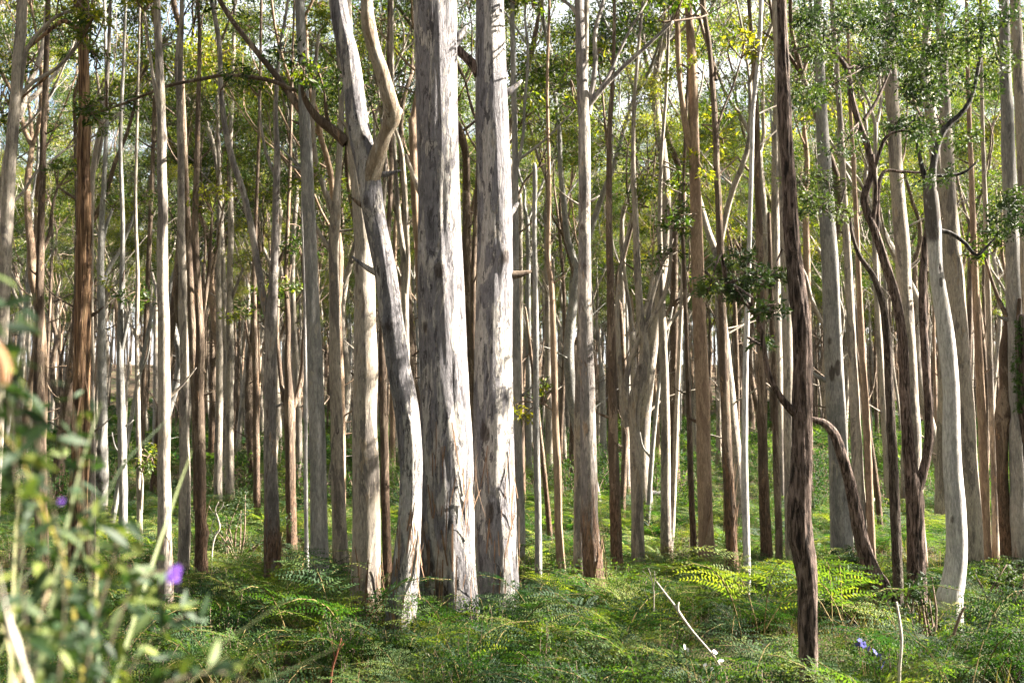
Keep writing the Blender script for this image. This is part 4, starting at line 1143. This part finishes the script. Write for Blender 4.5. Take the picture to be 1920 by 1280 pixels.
# ------------------------------------------------------------------ single small things
def bush(label, x, y, Y, rpx, n, seed, tint=.25):
    rng = np.random.default_rng(seed)
    p = at(x, y, Y); g0 = gz(p.x, Y)
    r = thing('bush', label, 'bush', (p.x, Y, g0))
    g, st = Geo(), Geo()
    rr = rpx * Y / F
    for j in range(14):
        c = rng.normal(size=3) * np.array([.55, .45, .5]) * rr + np.array([0, 0, p.z - g0])
        c[2] = max(c[2], .15)
        clump(g, c, rr * .42, n // 14, .06, .02, rng, .7, .1, tint)
        P = [(rng.normal() * .05, rng.normal() * .05, -.1, .02), (*(c * .5 + rng.normal(size=3) * .08), .014), (*c, .006)]
        v, f, h, kn = tube(P, 5, .2, j, .05); st.add(v, f, hgt=np.full(len(v), 5.), knot=kn)
    obj('leaves', g.mesh('leaves', M_DLEAF, False), r); obj('stems', st.mesh('stems', M_TWIG), r)
bush('dense dark bush in the gap right of the brown fluted trunk', 445, 985, 19.5, 62, 1700, 5)
bush('low dark bush at the foot of the broad smooth grey trunk', 1595, 1050, 15.2, 24, 500, 6)
bush('dark bush under the bleached white bent trunk', 1730, 1120, 12.0, 34, 600, 8, .3)
bush('green bush near the right edge behind the ferns', 1895, 1085, 13.5, 40, 800, 9, .5)
bush('olive shrub low behind the reddish tan trunk', 1370, 800, 44, 36, 600, 10, .6)

def stick(name, label, cat, lps, Y, mat, dy=0., extra=None):
    p0 = at(lps[0][0][0], lps[0][0][1], Y)
    r = thing(name, label, cat, p0)
    for i, lp in enumerate(lps):
        L = [(*(at(x, y, Y + dy * j) - p0), w * .36 * Y / F) for j, (x, y, w) in enumerate(lp)]
        v, f, h, kn = tube(L, 8, .04, i + 3, .08)
        obj('stem' if i == 0 else 'twig', mesh('stem', v, f, mat, True, {'hgt': h, 'knot': kn}), r)
    return r
stick('dead_branch', 'bleached dead stick slanting up out of the ferns, left of the dark rough trunk', 'branch',
      [[(1352, 1250, 5), (1335, 1225, 5.5), (1300, 1185, 6), (1278, 1155, 7), (1266, 1136, 6.5), (1248, 1113, 5), (1231, 1090, 3.5)], [(1272, 1146, 7), (1271, 1136, 5), (1273, 1128, 3)]], 9.8, M_DEAD)
stick('dead_twig', 'thin forked grey twig upright behind the dead stick', 'twig',
      [[(1226, 1145, 3), (1226, 1110, 3), (1222, 1085, 2.5), (1216, 1065, 1.5)], [(1225, 1105, 2.5), (1228, 1085, 2), (1227, 1070, 1.2)], [(1222, 1088, 2), (1214, 1078, 1.5), (1205, 1070, 1)]], 11.5, M_DEAD)
stick('dry_stalk', 'thin upright dead stem right of the dark rough trunk, at the bottom edge', 'stem',
      [[(1686, 1310, 8), (1687, 1250, 8), (1690, 1200, 8), (1686, 1160, 7), (1681, 1128, 5)]], 8.6, M_DEAD)
stick('dead_branch', 'short brown stick leaning in the ferns below the bleached bent trunk', 'branch',
      [[(1788, 1190, 8), (1796, 1165, 8), (1804, 1145, 7), (1810, 1137, 5)]], 9.8, M_TWIG)
stick('dry_stalk', 'thin red-brown bare stem low in front of the massive trunks', 'stem',
      [[(618, 1290, 6), (624, 1250, 6), (633, 1220, 5), (640, 1195, 3)], [(628, 1235, 4), (624, 1212, 3), (622, 1200, 2)], [(633, 1220, 3), (645, 1205, 2)]], 8.8, plain('red_brown_twig', (.16, .06, .035)))
stick('sapling', 'small twisted pale sapling with a dry yellow top beside the dark bush', 'sapling',
      [[(397, 1066, 4), (398, 1030, 4), (403, 1005, 5), (412, 990, 5), (408, 970, 4), (404, 955, 3), (410, 940, 2)], [(403, 1004, 3), (396, 995, 3), (400, 975, 2)], [(407, 968, 3), (398, 958, 2), (392, 948, 1.5)], [(408, 960, 2), (417, 950, 2), (420, 940, 1)]], 18.5, M_DEAD)
for lab, x0, y0, x1, y1, Y, w in [('pale fallen log lying on the slope right of the bent burled trunk', 1206, 946, 1232, 938, 33, 7), ('dark fallen log on the slope, above the pale log', 1208, 908, 1246, 901, 36, 9), ('grey fallen log on the open ground left of the straight trunk', 196, 958, 282, 952, 32, 7),
    ('brown fallen log on the slope between the burled and reddish tan trunks', 1268, 985, 1308, 972, 29, 8), ('long dark fallen log on the slope right of the shaggy-footed trunk', 1128, 960, 1180, 966, 31, 7), ('grey fallen log far up the slope near the dark twin-stemmed tree', 1630, 935, 1668, 928, 34, 7)]:
    p = at((x0 + x1) / 2, (y0 + y1) / 2, Y); zz = gz(p.x, Y) + .25
    r = thing('fallen_log', lab, 'log', (p.x, Y, zz))
    hw = (x1 - x0) * .5 * Y / F
    v, f, h, kn = tube([(-hw, -.2, .02, w * .5 * Y / F), (-hw * .3, 0, .05, w * .55 * Y / F), (hw * .4, .05, .03, w * .45 * Y / F), (hw, .2, .08, w * .35 * Y / F)], 10, .15, int(x0), .1)
    obj('trunk', mesh('log', v, f, BARK['grey' if 'pale' in lab or 'grey' in lab else 'brown'], True, {'hgt': np.full(len(v), 5.), 'knot': kn}), r)
    v, f, h, kn = tube([(hw * .2, 0, .05, .03), (hw * .35, .15, .3, .025), (hw * .4, .2, .55, .01)], 6, .1, 4, .1)
    obj('limb', mesh('limb', v, f, BARK['brown'], True, {'hgt': np.full(len(v), 5.), 'knot': kn}), r)

def petal_flower(mat_mesh, root, p, r, s):
    return obj('flower', mat_mesh, root, p, r, (s, s, s))
def flower_mesh(mat, n=5, seed=0):
    g = Geo(); rng = np.random.default_rng(seed)
    for j in range(n):
        a = j * 6.28 / n + rng.uniform(-.2, .2); h = np.array([math.cos(a), math.sin(a), 0]); s = np.array([-math.sin(a), math.cos(a), 0])
        r = []
        for t in np.linspace(0, 1, 4):
            c = h * t + np.array([0, 0, .5 * t - .45 * t * t]); w = .42 * math.sin(min(1, t * .85 + .12) * math.pi) ** .7
            r += [c - s * w + np.array([0, 0, .08]), c + s * w + np.array([0, 0, .08])]
        g.add(np.array(r), np.array([[2 * i, 2 * i + 1, 2 * i + 3, 2 * i + 2] for i in range(3)]))
    return g.mesh('flower', mat)
FL_P, FL_B, FL_W = flower_mesh(M_PURPLE, 5, 1), flower_mesh(M_BLUE, 5, 2), flower_mesh(M_WHITE, 6, 3)

def flower_plant(label, spots_, Y, fm, size, seed):
    cx = sum(s[0] for s in spots_) / len(spots_); cyy = max(s[1] for s in spots_)
    p0 = at(cx, cyy + 30, Y); p0.z = gz(p0.x, Y)
    r = thing('flowering_plant', label, 'flowering plant', p0)
    rng = np.random.default_rng(seed); st, g = Geo(), Geo()
    for (x, y) in spots_:
        p = np.array(at(x, y, Y + rng.normal() * .08) - p0)
        v, f, h, kn = tube([(rng.normal() * .03, 0, 0, .004), (*(p * .5 + rng.normal(size=3) * .03), .003), (*p, .002)], 4, .1, 1, 0); st.add(v, f)
        petal_flower(fm, r, p, (rng.uniform(.3, 1.4), rng.normal() * .4, rng.uniform(0, 6)), size * rng.uniform(.8, 1.2))
        clump(g, p - [0, 0, .07], .07, 22, .05, .016, rng, 1.0, .1, .4)
    obj('stems', st.mesh('stems', M_FSTEM), r); obj('leaves', g.mesh('leaves', M_SHRUB, False), r)
flower_plant('plant with small white flowers at the bottom of the dead white stick', [(1340, 1222), (1352, 1238), (1335, 1254), (1283, 1212), (1290, 1218), (1322, 1246), (1345, 1248)], 9.2, FL_W, .022, 4)
flower_plant('plant with dark blue flowers right of the dark rough trunk, near the bottom edge', [(1612, 1200), (1618, 1208), (1640, 1222), (1648, 1228), (1652, 1236), (1658, 1243), (1630, 1216), (1655, 1250), (1608, 1208)], 9.2, FL_B, .026, 5)

# mossy broken bough at the right edge
Y = 9.0; p0 = at(1918, 700, Y); base = Vector((p0.x, Y, gz(p0.x, Y)))
r = thing('mossy_trunk', 'dark broken trunk furred with green moss at the right edge', 'tree', base)
L = [(*(at(x, y, Y) - base), w * .5 * Y / F) for x, y, w in [(1975, 1260, 34), (1958, 1000, 34), (1938, 860, 32), (1926, 790, 30), (1920, 700, 28), (1918, 630, 28), (1917, 592, 20)]]
v, f, h, kn = tube(L, 20, .06, 2, .08, .05); obj('trunk', mesh('trunk', v, f, BARK['dark'], True, {'hgt': h + 5, 'knot': kn}), r)
rng = np.random.default_rng(3); g = Geo()
for t in np.linspace(0, 1, 26):
    q = np.array(at(1909 + 3 * math.sin(t * 9), 600 + 165 * t, Y - .04) - base)
    clump(g, q, .035, 60, .03, .006, rng, 1.4, .6, None)
tag(obj('moss', g.mesh('moss', M_MOSS, False), r), None, None, None, 'stuff')

# ------------------------------------------------------------------ near bush beside the track, out of focus
def leaf_mesh(mat, L, Wd, fold=.25, bend=.2, seed=0, tint=.5):
    rng = np.random.default_rng(seed)
    v = []
    for t in np.linspace(0, 1, 7):
        w = Wd * .5 * math.sin(math.pi * (t ** .8)) if 0 < t < 1 else .0006
        c = np.array([L * t, 0, -bend * L * t * t])
        v += [c + [0, -w, fold * w], c, c + [0, w, fold * w]]
    f = [[3 * i + j, 3 * i + j + 1, 3 * i + j + 4, 3 * i + j + 3] for i in range(6) for j in range(2)]
    return mesh('leaf', np.array(v), np.array(f), mat, True, {'tint': np.full(len(v), tint)})
LEAFS = [leaf_mesh(M_FORE, .05, .014, .3, .15, i, t) for i, t in enumerate((.1, .3, .5, .75, 1.0))]
rng = np.random.default_rng(12)
YB = 1.75
r0 = at(110, 1250, YB); base = Vector((r0.x, YB, gz(r0.x, YB)))
nb = thing('flowering_shrub', 'blurred near shrub with blue-green leaves and purple flowers, lower left', 'shrub', base)
st = Geo()
SHOOTS = [[(90, 1500), (110, 1280), (120, 1100), (95, 930), (60, 800), (30, 720)], [(120, 1500), (150, 1250), (170, 1080), (155, 930), (140, 800), (135, 760)], [(150, 1500), (190, 1280), (230, 1140), (270, 1080), (310, 1070)],
          [(160, 1500), (210, 1320), (270, 1220), (330, 1160), (370, 1150)], [(60, 1500), (50, 1250), (40, 1050), (30, 900), (20, 790), (8, 640), (5, 560)], [(180, 1500), (260, 1330), (340, 1270), (420, 1260), (455, 1275)],
          [(130, 1500), (170, 1200), (205, 1080), (220, 1000), (200, 960)], [(100, 1500), (140, 1300), (190, 1180), (250, 1120), (240, 1060)], [(40, 1500), (70, 1200), (90, 1060), (70, 960), (40, 880)]]
for si, shp in enumerate(SHOOTS):
    yo = rng.uniform(-.25, .35)
    P = []
    for j, (x, y) in enumerate(shp):
        P.append((*(at(x, y, YB + yo + .05 * j) - base), .0026 - .0003 * j))
    v, f, h, kn = tube(P, 6, .03, si, .05); st.add(v, f)
    q = catmull(P, .01)[:, :3]
    n = int(len(q) * 1.05)
    for _ in range(n):
        i = int(len(q) * (.22 + .78 * rng.random())) - 1
        az = rng.uniform(0, 6.28)
        s = rng.uniform(.6, 1.35)
        obj('leaf', LEAFS[int(rng.choice(5, p=[.3, .3, .22, .12, .06]))], nb, q[i] + rng.normal(size=3) * .02, (rng.normal() * .7, rng.normal() * .5 + .1, az), (s, s, s))
obj('stems', st.mesh('stems', plain('dark_shrub_stems', (.05, .04, .025))), nb)
for (x, y, s) in [(325, 1078, .013), (331, 1070, .010), (320, 1084, .008), (331, 1104, .007), (116, 940, .005)]:
    obj('flower', FL_P, nb, at(x, y, YB + rng.uniform(-.1, .1)) - base, (rng.uniform(.6, 1.7), rng.normal() * .5, rng.uniform(0, 6)), (s, s, s))

# strap-leaved sedge clump below it
base = Vector((-.98, 2.0, gz(-.98, 2.0)))
sg = thing('sedge_clump', 'blurred near clump of long narrow sedge leaves in the bottom left corner', 'sedge', base)
BL = []
for k in range(4):
    r = []
    L = 1.75
    for t in np.linspace(0, 1, 9):
        c = np.array([L * .38 * t ** 2.5, 0, L * (t - .27 * t ** 2.5)]); w = .0065 * (1 - t ** 2 * .9)
        r += [c + [0, -w, .002], c, c + [0, w, .002]]
    f = [[3 * i + j, 3 * i + j + 1, 3 * i + j + 4, 3 * i + j + 3] for i in range(8) for j in range(2)]
    BL.append(mesh('blade', np.array(r), np.array(f), M_REED, True, {'tint': np.full(27, [.1, .4, .6, 1.0][k])}))
for _ in range(230):
    s = rng.uniform(.6, 1.15)
    rz = rng.uniform(0, 6.28)
    if math.cos(rz) > .1 and rng.random() < .85: rz += math.pi
    obj('blade', BL[int(rng.choice(4, p=[.25, .35, .25, .15]))], sg, (rng.normal() * .15, rng.normal() * .12, .0), (rng.normal() * .1, rng.normal() * .1, rz), (s, s, s * rng.uniform(.9, 1.2)))

def near_stem(label, lp, Y, mat):
    p0 = at(lp[0][0], lp[0][1], Y)
    r = thing('dry_stalk', label, 'stem', p0)
    L = [(*(at(x, y, Y) - p0), w * .5 * Y / F) for (x, y, w) in lp]
    v, f, h, kn = tube(L, 10, .02, 5, .12)
    obj('stem', mesh('stem', v, f, mat), r)
near_stem('blurred pale dead stem lit white, in the bottom left corner', [(75, 1360, 4), (52, 1272, 9), (42, 1240, 5), (28, 1200, 17), (20, 1172, 9), (10, 1130, 3), (-5, 1060, 2)], 1.5, M_DEAD)
near_stem('blurred tan stick end poking in at the left edge', [(-45, 625, 20), (-8, 655, 22), (6, 690, 26), (4, 720, 16)], 1.3, plain('tan_stick', (.19, .105, .055)))
